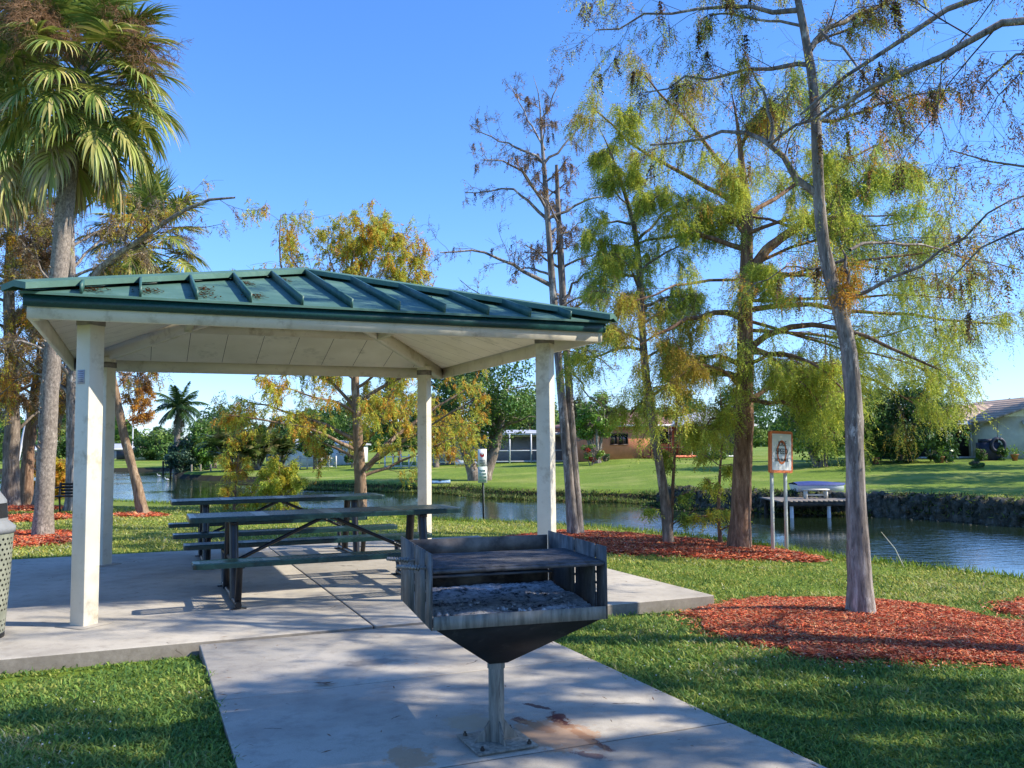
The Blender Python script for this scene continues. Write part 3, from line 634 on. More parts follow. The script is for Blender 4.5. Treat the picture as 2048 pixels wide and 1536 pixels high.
def conifer(label, trunks, bark, seed, limbs=None, n_limb=14, limb_t=(.25, .98), limb_L=2.5, limb_ang=1.15, limb_up=.25, pal=(GRN, YGR, LGR), dens=1., fol=True, leaf=(.3, 11, .065, .017),
            group='bald cypress trees by the canal', cat='cypress tree', name='cypress_tree', l2=7, l3=6, cones=0, flat=.45, taper=.55, gravs=(-.02, -.05, -.08), k2=.42, twr=.004, bare_t=0., sub=True):
    rs = np.random.RandomState(seed); root = empty(name, trunks[0][0][0]); org = trunks[0][0][0]
    tb = MB(); tw = MB(); fo = MB(); L1 = []
    for (P, r) in trunks:
        r = flare(P, r) if P[0, 2] < .1 else r; v, f = tubes(P[None], r[None], 14)
        a = np.arange(14)*2*np.pi/14; kk = 1+.10*np.cos(a*5+1)+.05*np.cos(a*3); 
        C = np.repeat(P, 14, 0); v = C+(v-C)*np.tile(kk, len(P))[:, None]*(1+.05*rs.randn(len(v), 1)); tb.add(v-org, f)
    Pm, rm = trunks[0]
    l1P, l1r = [], []
    if limbs:
        for (pp, Y, r0) in limbs:
            Q = np.array([at(x, y, Y+(dy if len(c_) > 2 else 0)) for c_ in pp for x, y, dy in [(c_[0], c_[1], c_[2] if len(c_) > 2 else 0)]])
            A = smoothpath(np.c_[Q, np.linspace(r0, r0*.25, len(Q))], 9); A[1:-1, :3] += rs.randn(7, 3)*.02
            l1P.append(A[:, :3]); l1r.append(A[:, 3])
    if n_limb:
        for P, r in trunks:
            K = len(P); nn = int(n_limb/len(trunks))
            for q in range(nn):
                t = limb_t[0]+(limb_t[1]-limb_t[0])*(q+rs.rand()*.7)/nn; i = min(int(t*(K-1)), K-2); az = q*2.4+rs.rand()*1.2
                d = np.array([math.cos(az)*math.sin(limb_ang), math.sin(az)*math.sin(limb_ang), math.cos(limb_ang)+limb_up*.3])
                L = limb_L*(1-taper*t)*rs.uniform(.7, 1.2); pos = P[i].copy(); pts = [pos]
                for k in range(8):
                    d = nrm(d+rs.randn(3)*.13+np.array([0, 0, .03-.012*k])); pts.append(pts[-1]+d*L/8)
                l1P.append(np.array(pts)); l1r.append(np.linspace(min(r[i]*.42, .05), .008, 9))
    l1P = np.array(l1P); l1r = np.array(l1r)
    add_tubes(tb, l1P-org, l1r, 7)
    a2, r2 = sprout(rs, l1P, l1r, l2, (.2, 1), .85, (k2,), 6, .35, gravs[0], flat, .05, .25, .45, twr)
    a3, r3 = sprout(rs, a2, r2, l3, (.15, 1), .8, (.5,), 5, .4, gravs[1], .8, 0, .6, .4, twr*.7)
    add_tubes(tw, a2-org, r2, 4); add_tubes(tw, a3-org, r3, 3)
    if sub:
        a4, r4 = sprout(rs, a3, r3, 3, (.2, 1), .8, (.45,), 4, .4, gravs[2], .9, 0, .6, .3, twr*.55); add_tubes(tw, a4-org, r4, 3)
    trunk = tb.build('trunk', bark, root, smooth=True); tw.build('twigs', BARKD if bark is not BARKR else BARKR, root)
    if fol:
        tint = clumpy(rs, pal); L, K, ll, lw = leaf
        kk = rs.randn(5, 3)*1.6; ph = rs.rand(5)*6.28
        def clump(a): q = a[:, a.shape[1]//2]; v_ = sum(np.sin((q*kk[i]).sum(1)+ph[i]) for i in range(5))/1.6; return .75+.25/(1+np.exp(-(v_+.1)*1.6))
        def copies(a, d): e_ = d*clump(a)*2; c_ = np.floor(e_+rs.rand(len(a))).astype(int); return np.repeat(a, c_, 0)
        strands(fo, rs, copies(a3, dens*2), 1, (.2, 1), L, K, ll, lw, tint); strands(fo, rs, copies(a2, dens*3), 1, (.3, 1), L*.8, K, ll, lw, tint)
        fo.v = [v-org for v in fo.v]; fo.build('foliage', LEAF, root)
    if cones:
        cb = MB(); tint = clumpy(rs, [BRN, (.07, .045, .03), (.05, .035, .03)]); sel = np.concatenate([a2[:, 1:], a3]); sel = sel[rs.permutation(len(sel))[:cones]]
        strands(cb, rs, np.repeat(sel, 5, 0), 1, (.85, 1), .26, 14, .03, .022, tint, down=2.5, side=.9)
        cb.v = [v-org for v in cb.v]; cb.build('seed_cluster', LEAF, root)
    tag(root, label, cat, group); return root

F1 = CF
# T9 big cypress
Y = 13.9
T9 = trunkpath([(1477, 1100), (1482, 1000), (1488, 850), (1490, 700), (1492, 560), (1496, 430), (1482, 320), (1476, 240), (1462, 180)], Y, [.16, .148, .138, .128, .108, .085, .05, .022, .006]); Y = YOUT[0]
T9b = trunkpath([(1492, 560), (1530, 500), (1600, 450), (1690, 400), (1780, 350)], Y, [.09, .08, .065, .05, .02], ground=False)
sp9 = [([(1490, 640), (1440, 620, -.5), (1360, 640, -1), (1280, 690, -1.2)], Y, .06), ([(1490, 760), (1420, 740, .4), (1330, 760, .8), (1260, 830, 1)], Y, .06), ([(1494, 700), (1560, 640, -.4), (1650, 640, -.8), (1780, 690, -1), (1880, 740, -1)], Y, .06),
       ([(1494, 620), (1580, 600, .3), (1720, 620, .6), (1900, 640, .8), (2020, 650, 1)], Y, .05), ([(1492, 500), (1420, 470), (1330, 470, .5), (1230, 500, 1)], Y, .05), ([(1490, 420), (1400, 360, .5), (1290, 310, .5), (1190, 220, .3)], Y, .05),
       ([(1485, 380), (1420, 300, -.6), (1350, 220, -.9), (1290, 150, -1)], Y, .045), ([(1488, 440), (1560, 380, .6), (1660, 330, 1), (1780, 280, 1.2)], Y, .045), ([(1480, 300), (1540, 220, .5), (1620, 150, .8)], Y, .035),
       ([(1490, 800), (1560, 800, -.6), (1640, 840, -.8), (1700, 880, -.8)], Y, .04), ([(1490, 540), (1590, 560, -.8), (1740, 520, -1.2), (1900, 500, -1.2)], Y, .045), ([(1490, 820), (1440, 830, -.4), (1400, 860, -.6)], Y, .03), ([(1490, 780), (1440, 730, -.8), (1380, 730, -1.3), (1320, 790, -1.5)], Y, .035), ([(1492, 730), (1570, 700, -1), (1650, 740, -1.5), (1700, 800, -1.6)], Y, .035), ([(1490, 600), (1580, 540, .3), (1700, 520, .8), (1850, 560, 1)], Y, .035), ([(1490, 700), (1560, 720, -.9), (1620, 780, -1.2), (1650, 830, -1.2)], Y, .03), ([(1488, 470), (1580, 430, -.5), (1680, 430, -.9), (1800, 430, -1)], Y, .035), ([(1490, 600), (1650, 600, -.3), (1800, 585, -.5), (1950, 600, -.6)], Y, .03), ([(1492, 640), (1640, 690, .2), (1780, 710, .4), (1900, 760, .4)], Y, .03), ([(1490, 540), (1620, 480, .1), (1750, 450, .2), (1880, 430, .2)], Y, .03), ([(1488, 560), (1400, 560, -.4), (1290, 590, -.8), (1200, 650, -1)], Y, .028), ([(1490, 660), (1600, 660, .9), (1720, 690, 1.4), (1880, 640, 1.6)], Y, .035), ([(1490, 690), (1600, 720, .6), (1760, 760, 1), (1850, 820, 1)], Y, .045)]
PAL9 = [GRN, LGR, YGR, LGR, YGR, LGR, YGR, (.42, .30, .05)]
T9x = 1
conifer('big cypress with thick reddish trunk and wide drooping crown, left of the orange sign', [T9, (T9b[0], T9b[1])], BARKR, 11, sp9, 12, (.3, .98), 2.1, pal=PAL9, dens=1.75, l2=11, l3=8, cones=26, leaf=(.40, 17, .055, .0125), k2=.42)
# T8
Y = 14.6
T8 = trunkpath([(1338, 1092), (1332, 1010), (1318, 920), (1300, 820), (1288, 720), (1282, 600), (1276, 500), (1268, 440), (1240, 360), (1222, 300), (1196, 250)], Y, [.086, .08, .073, .069, .065, .058, .052, .042, .026, .013, .005]); Y = YOUT[0]
sp8 = [([(1286, 700), (1240, 690), (1180, 720, -.4), (1130, 700, -.8)], Y, .03), ([(1284, 620), (1340, 590, .4), (1400, 600, .6)], Y, .03), ([(1280, 560), (1220, 540, .3), (1180, 580, .6)], Y, .03), ([(1276, 480), (1330, 420, .3), (1380, 400, .5)], Y, .028), ([(1268, 450), (1210, 440), (1170, 480, -.3)], Y, .025),
       ]
conifer('slender leaning cypress between the twin trunk tree and the big cypress', [T8], BARK, 12, sp8, 13, (.46, .98), 1.5, pal=[GRN, LGR, YGR, GRN, YGR], dens=1.5, l2=10, l3=7, cones=10, leaf=(.32, 14, .055, .0125), k2=.5)
# T7 twin, nearly bare
Y = 16.3
T7a = trunkpath([(1148, 1073), (1138, 960), (1128, 850), (1118, 740), (1108, 620), (1100, 500), (1092, 400), (1088, 320), (1078, 240), (1084, 180), (1066, 150)], Y, [.095, .087, .08, .075, .07, .06, .055, .036, .018, .008, .003]); Y = YOUT[0]
T7b = trunkpath([(1158, 1073), (1150, 960), (1142, 850), (1136, 740), (1128, 640), (1122, 520), (1116, 420), (1113, 330)], Y, [.09, .082, .075, .07, .066, .065, .05, .03], dY=[.1]*8)
sp7 = [([(1100, 570), (1060, 555), (1010, 520, -.3), (950, 500, -.5), (880, 505, -.6)], Y, .045), ([(1096, 440), (1060, 400), (1010, 375, .3), (930, 385, .5)], Y, .035), ([(1094, 420), (1050, 350, -.3), (1010, 320, -.5), (960, 320, -.6)], Y, .03), ([(1090, 330), (1040, 290), (1000, 285, .3), (940, 250, .4)], Y, .028),
       ([(1090, 300), (1050, 230, .3), (1020, 170, .4)], Y, .022), ([(1086, 330), (1130, 290), (1170, 240, .3)], Y, .028), ([(1090, 440), (1130, 420), (1190, 395), (1250, 380, .3)], Y, .035), ([(1088, 400), (1130, 370, .3), (1160, 330, .5)], Y, .02), ([(1082, 240), (1110, 190), (1120, 140)], Y, .018),
       ([(1126, 600), (1150, 560), (1190, 540, -.4), (1230, 530, -.6)], Y, .03), ([(1118, 470), (1150, 460), (1165, 440)], Y, .018), ([(1122, 500), (1160, 480)], Y, .016), ([(1104, 620), (1050, 620, .5), (980, 600, .7), (920, 560, .8)], Y, .025), ([(1130, 690), (1180, 700, .5), (1230, 740, .8)], Y, .03), ([(1128, 730), (1180, 790, -.5), (1220, 830, -.8)], Y, .02)]
conifer('tall nearly leafless cypress with twin grey trunks beside the right rear of the pavilion', [T7a, T7b], BARKP, 13, sp7, 20, (.5, .99), 1.5, pal=[BRN, GRY, ORG, (.1, .07, .05)], dens=.35, l2=8, l3=6, cones=60, leaf=(.14, 6, .05, .014), k2=.38)
# T10 near right
Y = 8.35
T10 = trunkpath([(1722, 1236), (1718, 1120), (1712, 1000), (1708, 880), (1706, 760), (1692, 650), (1662, 570), (1644, 480), (1636, 390), (1634, 280), (1628, 170), (1612, 80), (1596, 0), (1580, -90), (1560, -200)], Y, [.118, .1, .088, .08, .077, .074, .062, .057, .054, .05, .045, .04, .034, .028, .015], n=34); Y = YOUT[0]
sp10 = [([(1690, 640), (1700, 600), (1690, 540), (1685, 500)], Y, .032), ([(1690, 600), (1760, 570, -.2), (1860, 530, -.4), (1960, 440, -.5), (2080, 380, -.6)], Y, .02), ([(1636, 390), (1600, 360), (1560, 310), (1530, 270), (1490, 262, .3), (1400, 275, .5), (1300, 290, .6)], Y, .036),
        ([(1540, 285), (1545, 220), (1520, 170, .1), (1490, 130, .1)], Y, .022), ([(1628, 130), (1580, 130), (1500, 145, .2), (1400, 150, .4), (1290, 185, .5)], Y, .026), ([(1636, 240), (1700, 230), (1800, 200, -.2), (1900, 180, -.3)], Y, .02), ([(1540, 290), (1600, 240, -.4), (1720, 190, -.8), (1820, 150, -1)], Y, .016),
        ([(1620, 100), (1680, 40, .1), (1760, 10, .2), (1820, -20, .2)], Y, .03), ([(1600, 20), (1540, 5), (1440, 20, .3), (1330, 25, .4), (1190, 60, .5)], Y, .026), ([(1690, 520), (1640, 540, .5), (1560, 520, .8), (1480, 600, 1)], Y, .014), ([(1700, 500), (1780, 480, .4), (1900, 500, .7), (2040, 540, .8)], Y, .016),
        ([(1640, 60), (1700, 120, -.3), (1760, 180, -.6), (1800, 260, -.7)], Y, .014), ([(1590, -40), (1500, -50, .3), (1380, -60, .5)], Y, .026), ([(1590, -60), (1700, -90, -.2), (1830, -100, -.5)], Y, .026)]
conifer('nearest cypress on the right, forked grey trunk rising from the largest red mulch bed', [T10], BARKP, 14, sp10, 6, (.8, .98), 1.5, pal=[BRN, (.2, .12, .05), YGR, (.1, .06, .04), GRN, ORG], dens=1.35, l2=10, l3=6, cones=46, leaf=(.20, 10, .04, .008), k2=.5, twr=.0026, gravs=(-.05, -.12, -.2))
# right-hand tree whose limbs reach in from outside the frame
def offpath(pts, rad, n=20): A = smoothpath(np.c_[np.array(pts, float), rad], n); return A[:, :3], A[:, 3]
bx, by = 6.6, 5.8; z0 = lz(bx, by)
T11 = offpath([(bx, by, z0-.1), (6.7, 5.9, 2), (6.6, 6.0, 4), (6.5, 6.1, 6), (6.3, 6.3, 8.3)], [.17, .14, .11, .07, .02])
sp11 = [([(2600, 300), (2350, 60, .2), (2000, 0, .4), (1900, 110, .5), (1760, 180, .7), (1640, 240, .9)], 6.0, .045), ([(2500, 100), (2200, -40, .2), (1900, -20, .3), (1750, 110, .4), (1600, 230, .5)], 6.6, .04), ([(2600, 500), (2300, 420), (2040, 330, .3), (1900, 300, .5)], 6.5, .02),
        ([(2600, 560), (2250, 480), (2060, 410, .3), (1960, 470, .4), (1900, 560, .5)], 6.5, .018), ([(2400, 20), (2100, 90, .2), (2010, 100, .2), (1960, 180, .2)], 6.3, .018)]
conifer('sparse cypress whose bare limbs reach in from the top right corner', [T11], BARKP, 15, sp11, 12, (.4, .98), 2.6, pal=[BRN, YGR, GRN, (.1, .06, .04)], dens=.7, l2=9, l3=6, cones=18, leaf=(.2, 10, .045, .009), k2=.42, twr=.0026, gravs=(-.04, -.1, -.18))
# shade trees outside the frame to the right of the walkway
for i, (bx, by, h, s_, d_) in enumerate([(6.3, 2.6, 7.6, 31, .8), (8.0, .4, 8.6, 32, .9), (4.9, -.9, 6.5, 33, .6), (9.6, 3.6, 8.8, 34, .8), (7.2, -2.6, 8.8, 36, .9)]):
    z0 = lz(bx, by); P = offpath([(bx, by, z0-.1), (bx+.1, by, h*.3), (bx-.1, by+.1, h*.65), (bx, by+.1, h)], [.2, .16, .1, .02])
    conifer(['leafy cypress standing nearest the walkway, just outside the right edge', 'tall leafy cypress behind the viewer on the right', 'short cypress beside the walkway behind the viewer', 'tall cypress at the canal edge outside the right edge of the picture', 'cypress farthest behind the viewer on the right'][i], [P], BARK, s_, None, 22, (.3, .98), 2.7, pal=PAL9, dens=d_*.8, l2=7, l3=5, leaf=(.36, 8, .13, .045), sub=False)
# T6 mid cypress behind tables, autumn colours
Y = 23.8
T6 = trunkpath([(722, 1026), (721, 960), (716, 880), (712, 800), (708, 700), (706, 600), (700, 540), (710, 480)], Y, [.19, .155, .13, .11, .09, .07, .04, .01]); Y = YOUT[0]
sp6 = [([(730, 940), (760, 900), (810, 860, .5), (860, 820, 1), (930, 780, 1.2)], Y, .085), ([(735, 930), (800, 890, -.6), (860, 850, -1), (960, 790, -1.3)], Y, .06), ([(712, 880), (650, 850), (570, 820, .5), (480, 800, 1)], Y, .06), ([(712, 900), (660, 870, -.5), (600, 850, -1), (450, 830, -1)], Y, .06), ([(712, 820), (680, 780), (640, 740), (600, 700, .5)], Y, .06),
       ([(714, 810), (780, 760), (840, 740), (900, 700, .4)], Y, .06), ([(710, 760), (640, 700, -.6), (590, 640, -.8), (550, 500, -.8), (562, 430, -.8)], Y, .05), ([(708, 700), (770, 640), (800, 560), (808, 480)], Y, .05), ([(706, 640), (640, 580), (600, 540), (570, 500)], Y, .05), ([(706, 600), (740, 540, .4), (750, 480, .6), (745, 430, .6)], Y, .04),
       ([(712, 740), (800, 700, .5), (850, 620, .8), (870, 560, .8)], Y, .045), ([(704, 600), (722, 540), (735, 480), (722, 440)], Y, .03), ([(705, 620), (672, 550), (650, 500), (662, 460)], Y, .03), ([(706, 640), (780, 590), (820, 550), (845, 520)], Y, .03), ([(706, 620), (690, 540, .6), (700, 470, .8)], Y, .03), ([(706, 640), (760, 560, -.6), (780, 500, -.8)], Y, .03)]
PAL6 = [YGR, ORG, YEL, ORG, YGR, LGR, LGR, YEL]
conifer('wide spreading cypress in orange and yellow green behind the picnic tables', [T6], BARKT, 16, sp6, 14, (.25, .97), 3.4, pal=PAL6, dens=1.15, l2=10, l3=7, leaf=(.3, 12, .10, .024), twr=.007, gravs=(.02, 0, -.03), sub=False, flat=.5)
# left group
Y = 25.5
TL = trunkpath([(148, 1022), (147, 900), (145, 760), (143, 600), (141, 480), (139, 380), (137, 250)], Y, [.2, .17, .15, .13, .11, .09, .03]); Y = YOUT[0]
spL = [([(143, 620), (180, 540), (270, 490, -.5), (350, 430, -.8), (410, 385, -1), (470, 395, -1)], Y, .10), ([(143, 640), (100, 560), (60, 500, .5), (0, 440, .8)], Y, .07), ([(144, 660), (200, 640), (260, 600, .5), (320, 560, .8)], Y, .05), ([(146, 760), (100, 700, -.5), (40, 680, -.8), (-30, 700, -.8)], Y, .05), ([(146, 800), (110, 760), (60, 740), (0, 790, .4)], Y, .05),
       ([(142, 540), (200, 480, .8), (240, 440, 1), (280, 470, 1)], Y, .04), ([(146, 700), (230, 740, -.4), (300, 760, -.8)], Y, .03)]
conifer('thin pale cypress with rusty foliage and one long bare limb behind the near palm', [TL], BARKP, 17, spL, 14, (.4, .95), 3.0, pal=[BRN, (.48, .38, .24), GRY, YEL, BRN, YGR, ORG], dens=.9, l2=9, l3=7, leaf=(.34, 10, .10, .02), twr=.006, sub=False)
T3 = trunkpath([(22, 1016), (22, 960), (26, 850), (24, 740), (18, 600), (20, 480), (30, 380)], 29.5, [.26, .24, .22, .2, .16, .12, .04])
conifer('thick trunk at the left edge wrapped in dry brown twigs', [T3], BARK, 18, None, 26, (.25, .98), 2.9, pal=[BRN, (.48, .38, .24), GRY, ORG, (.42, .32, .2), YEL, (.3, .2, .1)], dens=1.25, l2=9, l3=7, leaf=(.4, 10, .12, .024), twr=.006, sub=False)
T4 = trunkpath([(52, 1010), (55, 930), (62, 860), (72, 790), (84, 700), (90, 620)], 31.0, [.21, .19, .18, .17, .13, .04])
conifer('slightly leaning reddish trunk standing between the left edge trunk and the near palm', [T4], BARKR, 19, None, 9, (.5, .98), 2.2, pal=[BRN, RUS, ORG], dens=.5, l2=6, l3=5, leaf=(.3, 6, .13, .035), twr=.006, sub=False)
Y = 23.3
T5 = trunkpath([(290, 1031), (272, 960), (250, 880), (236, 810), (222, 740), (205, 660)], Y, [.13, .115, .1, .1, .08, .03]); Y = YOUT[0]
sp5 = [([(238, 870), (262, 840), (290, 810, -.3)], Y, .02), ([(236, 820), (262, 780), (290, 765)], Y, .016), ([(230, 780), (260, 745, .3), (330, 735, .5)], Y, .02)]
conifer('leaning pale trunk with a few orange tufts beside the rear left post', [T5], BARKT, 20, sp5, 0, pal=[RUS, ORG, BRN], dens=2.5, l2=5, l3=4, leaf=(.22, 7, .10, .025), twr=.004, sub=False)
# saplings
def sapling(label, px, Y, rad, pal, seed, nl, L, dens=1., leaf=(.25, 9, .07, .02), group='cypress saplings along the near bank', bark=BARKR, tr=(.15, .97)):
    P = trunkpath(px, Y, rad, 16); dens *= 1.2; return conifer(label, [P], bark, seed, None, nl, tr, L, limb_ang=1.2, limb_up=.1, pal=pal, dens=dens, l2=5, l3=3, leaf=leaf, group=group, cat='sapling', name='cypress_sapling', twr=.003, sub=False, gravs=(0, -.02, 0), taper=.5)
sapling('bright yellow green sapling with thin red stem before the big cypress trunk', [(1442, 1092), (1436, 1020), (1440, 940), (1446, 860), (1440, 780)], 13.4, [.03, .025, .02, .012, .005], [LGR, YGR, YEL, YGR], 41, 13, .55, dens=.6)
sapling('thin straight sapling stem just left of the big cypress, touching the leaning cypress', [(1340, 1040), (1346, 960), (1352, 860), (1356, 780), (1362, 700)], 14.7, [.03, .026, .022, .018, .01], [GRN, LGR, YGR], 42, 10, .5, dens=.7)
sapling('orange and green sapling at the water edge left of the rear table', [(468, 1020), (470, 980), (474, 940), (478, 905)], 25.2, [.04, .03, .02, .01], [ORG, YEL, YGR, YEL, LGR], 43, 13, .75, dens=.6, leaf=(.26, 10, .08, .018))
sapling('yellow green sapling at the water edge behind the rear table', [(566, 1024), (564, 985), (560, 950), (556, 925)], 25.0, [.04, .03, .02, .01], [YGR, LGR, YEL, LGR], 44, 20, .9, dens=1.3, leaf=(.26, 10, .09, .022))
sapling('small orange sapling far left between the trunks', [(100, 1000), (102, 960), (104, 915)], 33.0, [.04, .03, .01], [ORG, YEL, BRN], 45, 14, 1.1, leaf=(.3, 7, .16, .05))

# ================================================================== palms
def fanmesh(mb, rs, ele, green, nseg=40, pet=.85, blade=.64, droop=1.0, curl=1.):
    """costapalmate frond in its own frame: origin at the crown, +X outward"""
    e = R_(ele); d = np.array([math.cos(e), 0, math.sin(e)]); P = [np.zeros(3)]; 
    for k in range(6): d = nrm(d+np.array([0, 0, -.05*droop])); P.append(P[-1]+d*pet/6)
    P = np.array(P); v, f = tubes(P[None], np.linspace(.022, .010, 7)[None], 5); mb.add(v, f, (.14, .17, .05))
    hub = P[-1]; ax = d; sidev = np.array([0, 1., 0]); nrmv = nrm(np.cross(ax, sidev))*-1
    # costa arches down
    cost = [hub]; dd = ax.copy()
    for k in range(5): dd = nrm(dd+np.array([0, 0, -.16*droop])); cost.append(cost[-1]+dd*.09)
    cost = np.array(cost)
    for i in range(nseg):
        a = (i/(nseg-1)-.5)*2; ang = a*R_(128); w = abs(a)
        k = (1-w)**1.1*5; i0 = min(int(k), 4); st = cost[i0]+(cost[i0+1]-cost[i0])*(k-i0)
        loc = nrm(cost[min(i0+1, 5)]-cost[i0])
        dr = nrm(loc*math.cos(ang)+sidev*math.sin(ang)+nrmv*(-.12+.1*rs.randn()*.5)); L = blade*(1-.28*w)*rs.uniform(.85, 1.1)
        n = 6; pts = [st]; q = dr.copy()
        for s in range(n): q = nrm(q+np.array([0, 0, -1.])*(.035+.085*s*curl)*droop+rs.randn(3)*.03); pts.append(pts[-1]+q*L/n)
        pts = np.array(pts); W = np.array([.012, .023, .025, .020, .013, .007, .001])*rs.uniform(.8, 1.15)
        sv = nrm(np.cross(dr, nrmv)); fold = nrmv*.010
        V = np.concatenate([pts-sv*W[:, None], pts+fold*(W/.03)[:, None], pts+sv*W[:, None]])
        m_ = n+1; F = [[j, j+1, m_+j+1, m_+j] for j in range(n)]+[[m_+j, m_+j+1, 2*m_+j+1, 2*m_+j] for j in range(n)]
        c = np.array(green[rs.randint(len(green))])*(1+.15*rs.randn()); mb.add(V, F, np.clip(np.repeat(c[None], 2*n, 0), .01, .8))
PG = [(.13, .20, .045), (.20, .27, .055), (.28, .32, .075)]; PY = [(.34, .37, .09), (.46, .43, .13), (.24, .30, .07), (.55, .46, .18)]; PD = [(.44, .33, .17), (.34, .24, .13), (.38, .31, .14), (.26, .24, .08)]
FR = []
for q, (ele, pal, dr, cu) in enumerate([(72, PG, .4, .6), (50, PG, .5, .8), (30, PG+PY, .6, .9), (10, PG+PY, .75, 1.), (-10, PG+PY, .85, 1.2), (-30, PY+PG, 1.0, 1.4), (-50, PY+PD, 1.3, 1.4), (-68, PD+PY, 1.2, 1.3)]):
    mb = MB(); fanmesh(mb, np.random.RandomState(60+q), ele, pal, droop=dr, curl=cu); o = mb.build('frond', LEAFG); FR.append(o)
STK = MB(); rs = np.random.RandomState(77)
m0 = np.array([[[0, 0, 0], [.25, 0, .2], [.5, 0, .3], [.75, 0, .2], [.95, 0, 0.]]]); a2, r2 = sprout(rs, m0, np.full((1, 5), .01), 26, (.3, 1), .8, .42, 5, .5, -.12, .9, 0, .6, .2, .003)
a3, r3 = sprout(rs, a2, r2, 8, (.2, 1), .8, .18, 4, .6, -.15, .9, 0, .6, .2, .002); a4, r4 = sprout(rs, a3, r3, 4, (.2, 1), .9, .09, 3, .6, -.1, .9, 0, .6, .2, .0016)
for p_, r_, k_ in ((m0, np.full((1, 5), .01), 5), (a2, r2, 4), (a3, r3*1.2, 3), (a4, r4*1.3, 3)): v, f = tubes(p_, r_, k_); STK.add(v, f, (.42, .26, .15))
STK = STK.build('flower_stalk', LEAF)
def palm(label, px, Y, rad, nfr, seed, scale=1., stalks=4, boots=0, group='cabbage palms on the left lawn', elmin=0, dY=None, elmax=8):
    rs = np.random.RandomState(seed); P, r = trunkpath(px, Y, rad, 30, dY); org = P[0]; root = empty('cabbage_palm', org)
    tb = MB(); K = 18; v, f = tubes(P[None], flare(P, r, 1.25, .3)[None], K); C = np.repeat(P, K, 0); v = C+(v-C)*(1+.05*rs.randn(len(v), 1)); tb.add(v-org, f)
    if boots:
        for _ in range(boots):
            i = rs.randint(4, 26); a = rs.uniform(2.4, 4.4); d = np.array([math.cos(a), math.sin(a), 0]); c = P[i]+(P[min(i+1, 29)]-P[i])*rs.rand()+d*r[i]*.98
            tb.beam(c-org, c-org+d*rs.uniform(.02, .05)+np.array([0, 0, rs.uniform(.02, .06)]), .02, .015)
    trunk = tb.build('trunk', PBARK, root, smooth=True)
    top = P[-1]-org
    for k in range(nfr):
        lvl = (k+.5)/nfr; j = elmin+int(lvl*(elmax-elmin)); j = min(j, 7); o = FR[j].copy(); COL.objects.link(o); o.parent = root
        s = scale*rs.uniform(.85, 1.12); o.location = Vector(top)+Vector((0, 0, -.55*lvl*scale+rs.uniform(-.08, .08))); o.rotation_euler = (rs.uniform(-.15, .15), rs.uniform(-.12, .12), k*2.39996+rs.uniform(-.25, .25)); o.scale = (s, s, s)
    for k in range(stalks):
        o = STK.copy(); COL.objects.link(o); o.parent = root; o.location = Vector(top)+Vector((0, 0, rs.uniform(-.2, .15))); o.rotation_euler = (0, rs.uniform(-.5, .2), k*6.28/stalks+rs.uniform(-.4, .4)-1.2); s = scale*rs.uniform(1.1, 1.5); o.scale = (s, s, s)
    tag(root, label, 'palm tree', group); return root
palm('near cabbage palm with rough grey trunk and big green crown, left of the pavilion', [(86, 1076), (90, 960), (98, 820), (106, 680), (118, 540), (130, 420), (146, 280), (165, 135)], 16.6, [.165, .16, .16, .16, .158, .155, .15, .13], 84, 51, 1.2, 12, 160, elmax=7)
palm('cabbage palm with low crown showing just above the left pavilion roof', [(78, 1012), (95, 900), (125, 790), (170, 690), (235, 570), (290, 470)], 27.0, [.2, .19, .18, .17, .16, .15], 60, 52, 1.3, 3)
palm('cabbage palm cut by the left edge with grey drooping fronds', [(-90, 1030), (-70, 900), (-40, 700), (-15, 450), (8, 190)], 20.5, [.2, .19, .18, .17, .15], 66, 53, 1.4, 6)
for o in FR+[STK]: bpy.data.objects.remove(o)

# feather palms far away
def feather(label, px, Y, rad, nfr, L, seed, name='royal_palm', cat='palm tree', group=None, base_z=None, dead=0):
    rs = np.random.RandomState(seed); P, r = trunkpath(px, Y, rad, 14); org = P[0]; root = empty(name, org)
    MB().add(*[a for a in tubes((P-org)[None], r[None], 10)]).build('trunk', BARKP, root, smooth=True); top = P[-1]-org
    for k in range(nfr):
        lv = (k+.5)/nfr; e = R_(80-120*lv) if k < nfr-dead else R_(-70); mb = MB(); d = np.array([math.cos(e), 0, math.sin(e)]); n = 14; pts = [np.zeros(3)]
        for s in range(n): d = nrm(d+np.array([0, 0, -.085])); pts.append(pts[-1]+d*L/n)
        pts = np.array(pts); v, f = tubes(pts[None], np.linspace(.05, .012, n+1)[None], 4); mb.add(v, f, (.14, .17, .06))
        c = (.04, .085, .022) if k < nfr-dead else (.3, .23, .12)
        nl = 44; t = np.linspace(.12, 1, nl); I = np.clip((t*n).astype(int), 0, n-1); B = pts[I]+(pts[I+1]-pts[I])*(t*n-I)[:, None]; tg = nrm(pts[I+1]-pts[I])
        for sg in (-1, 1):
            D = nrm(tg*.6+np.array([0, sg*1., 0])+np.array([0, 0, -.35])+rs.randn(nl, 3)*.12); l = (L*.24*np.sin(np.clip(t*2.6+.4, 0, 3.0)))[:, None]+.05; T2 = B+D*l+np.array([0, 0, -1.])*l*.25; W = tg*.05*L/3
            mb.add(np.stack([B-W, B+W, T2+W*.3, T2-W*.3], 1).reshape(-1, 3), np.arange(nl*4).reshape(-1, 4), np.clip(np.array(c)*(1+.2*rs.randn(nl, 1)), .01, .6))
        mb.build('frond', LEAFG, root, loc=top, rot=(rs.uniform(-.1, .1), 0, k*2.39996+rs.uniform(-.2, .2)))
    tag(root, label, cat, group); return root
feather('tall feathery royal palm on the far left shore rising above the bushes', [(352, 940), (354, 880), (358, 815)], 78, [.3, .26, .2], 26, 2.7, 61, dead=4)

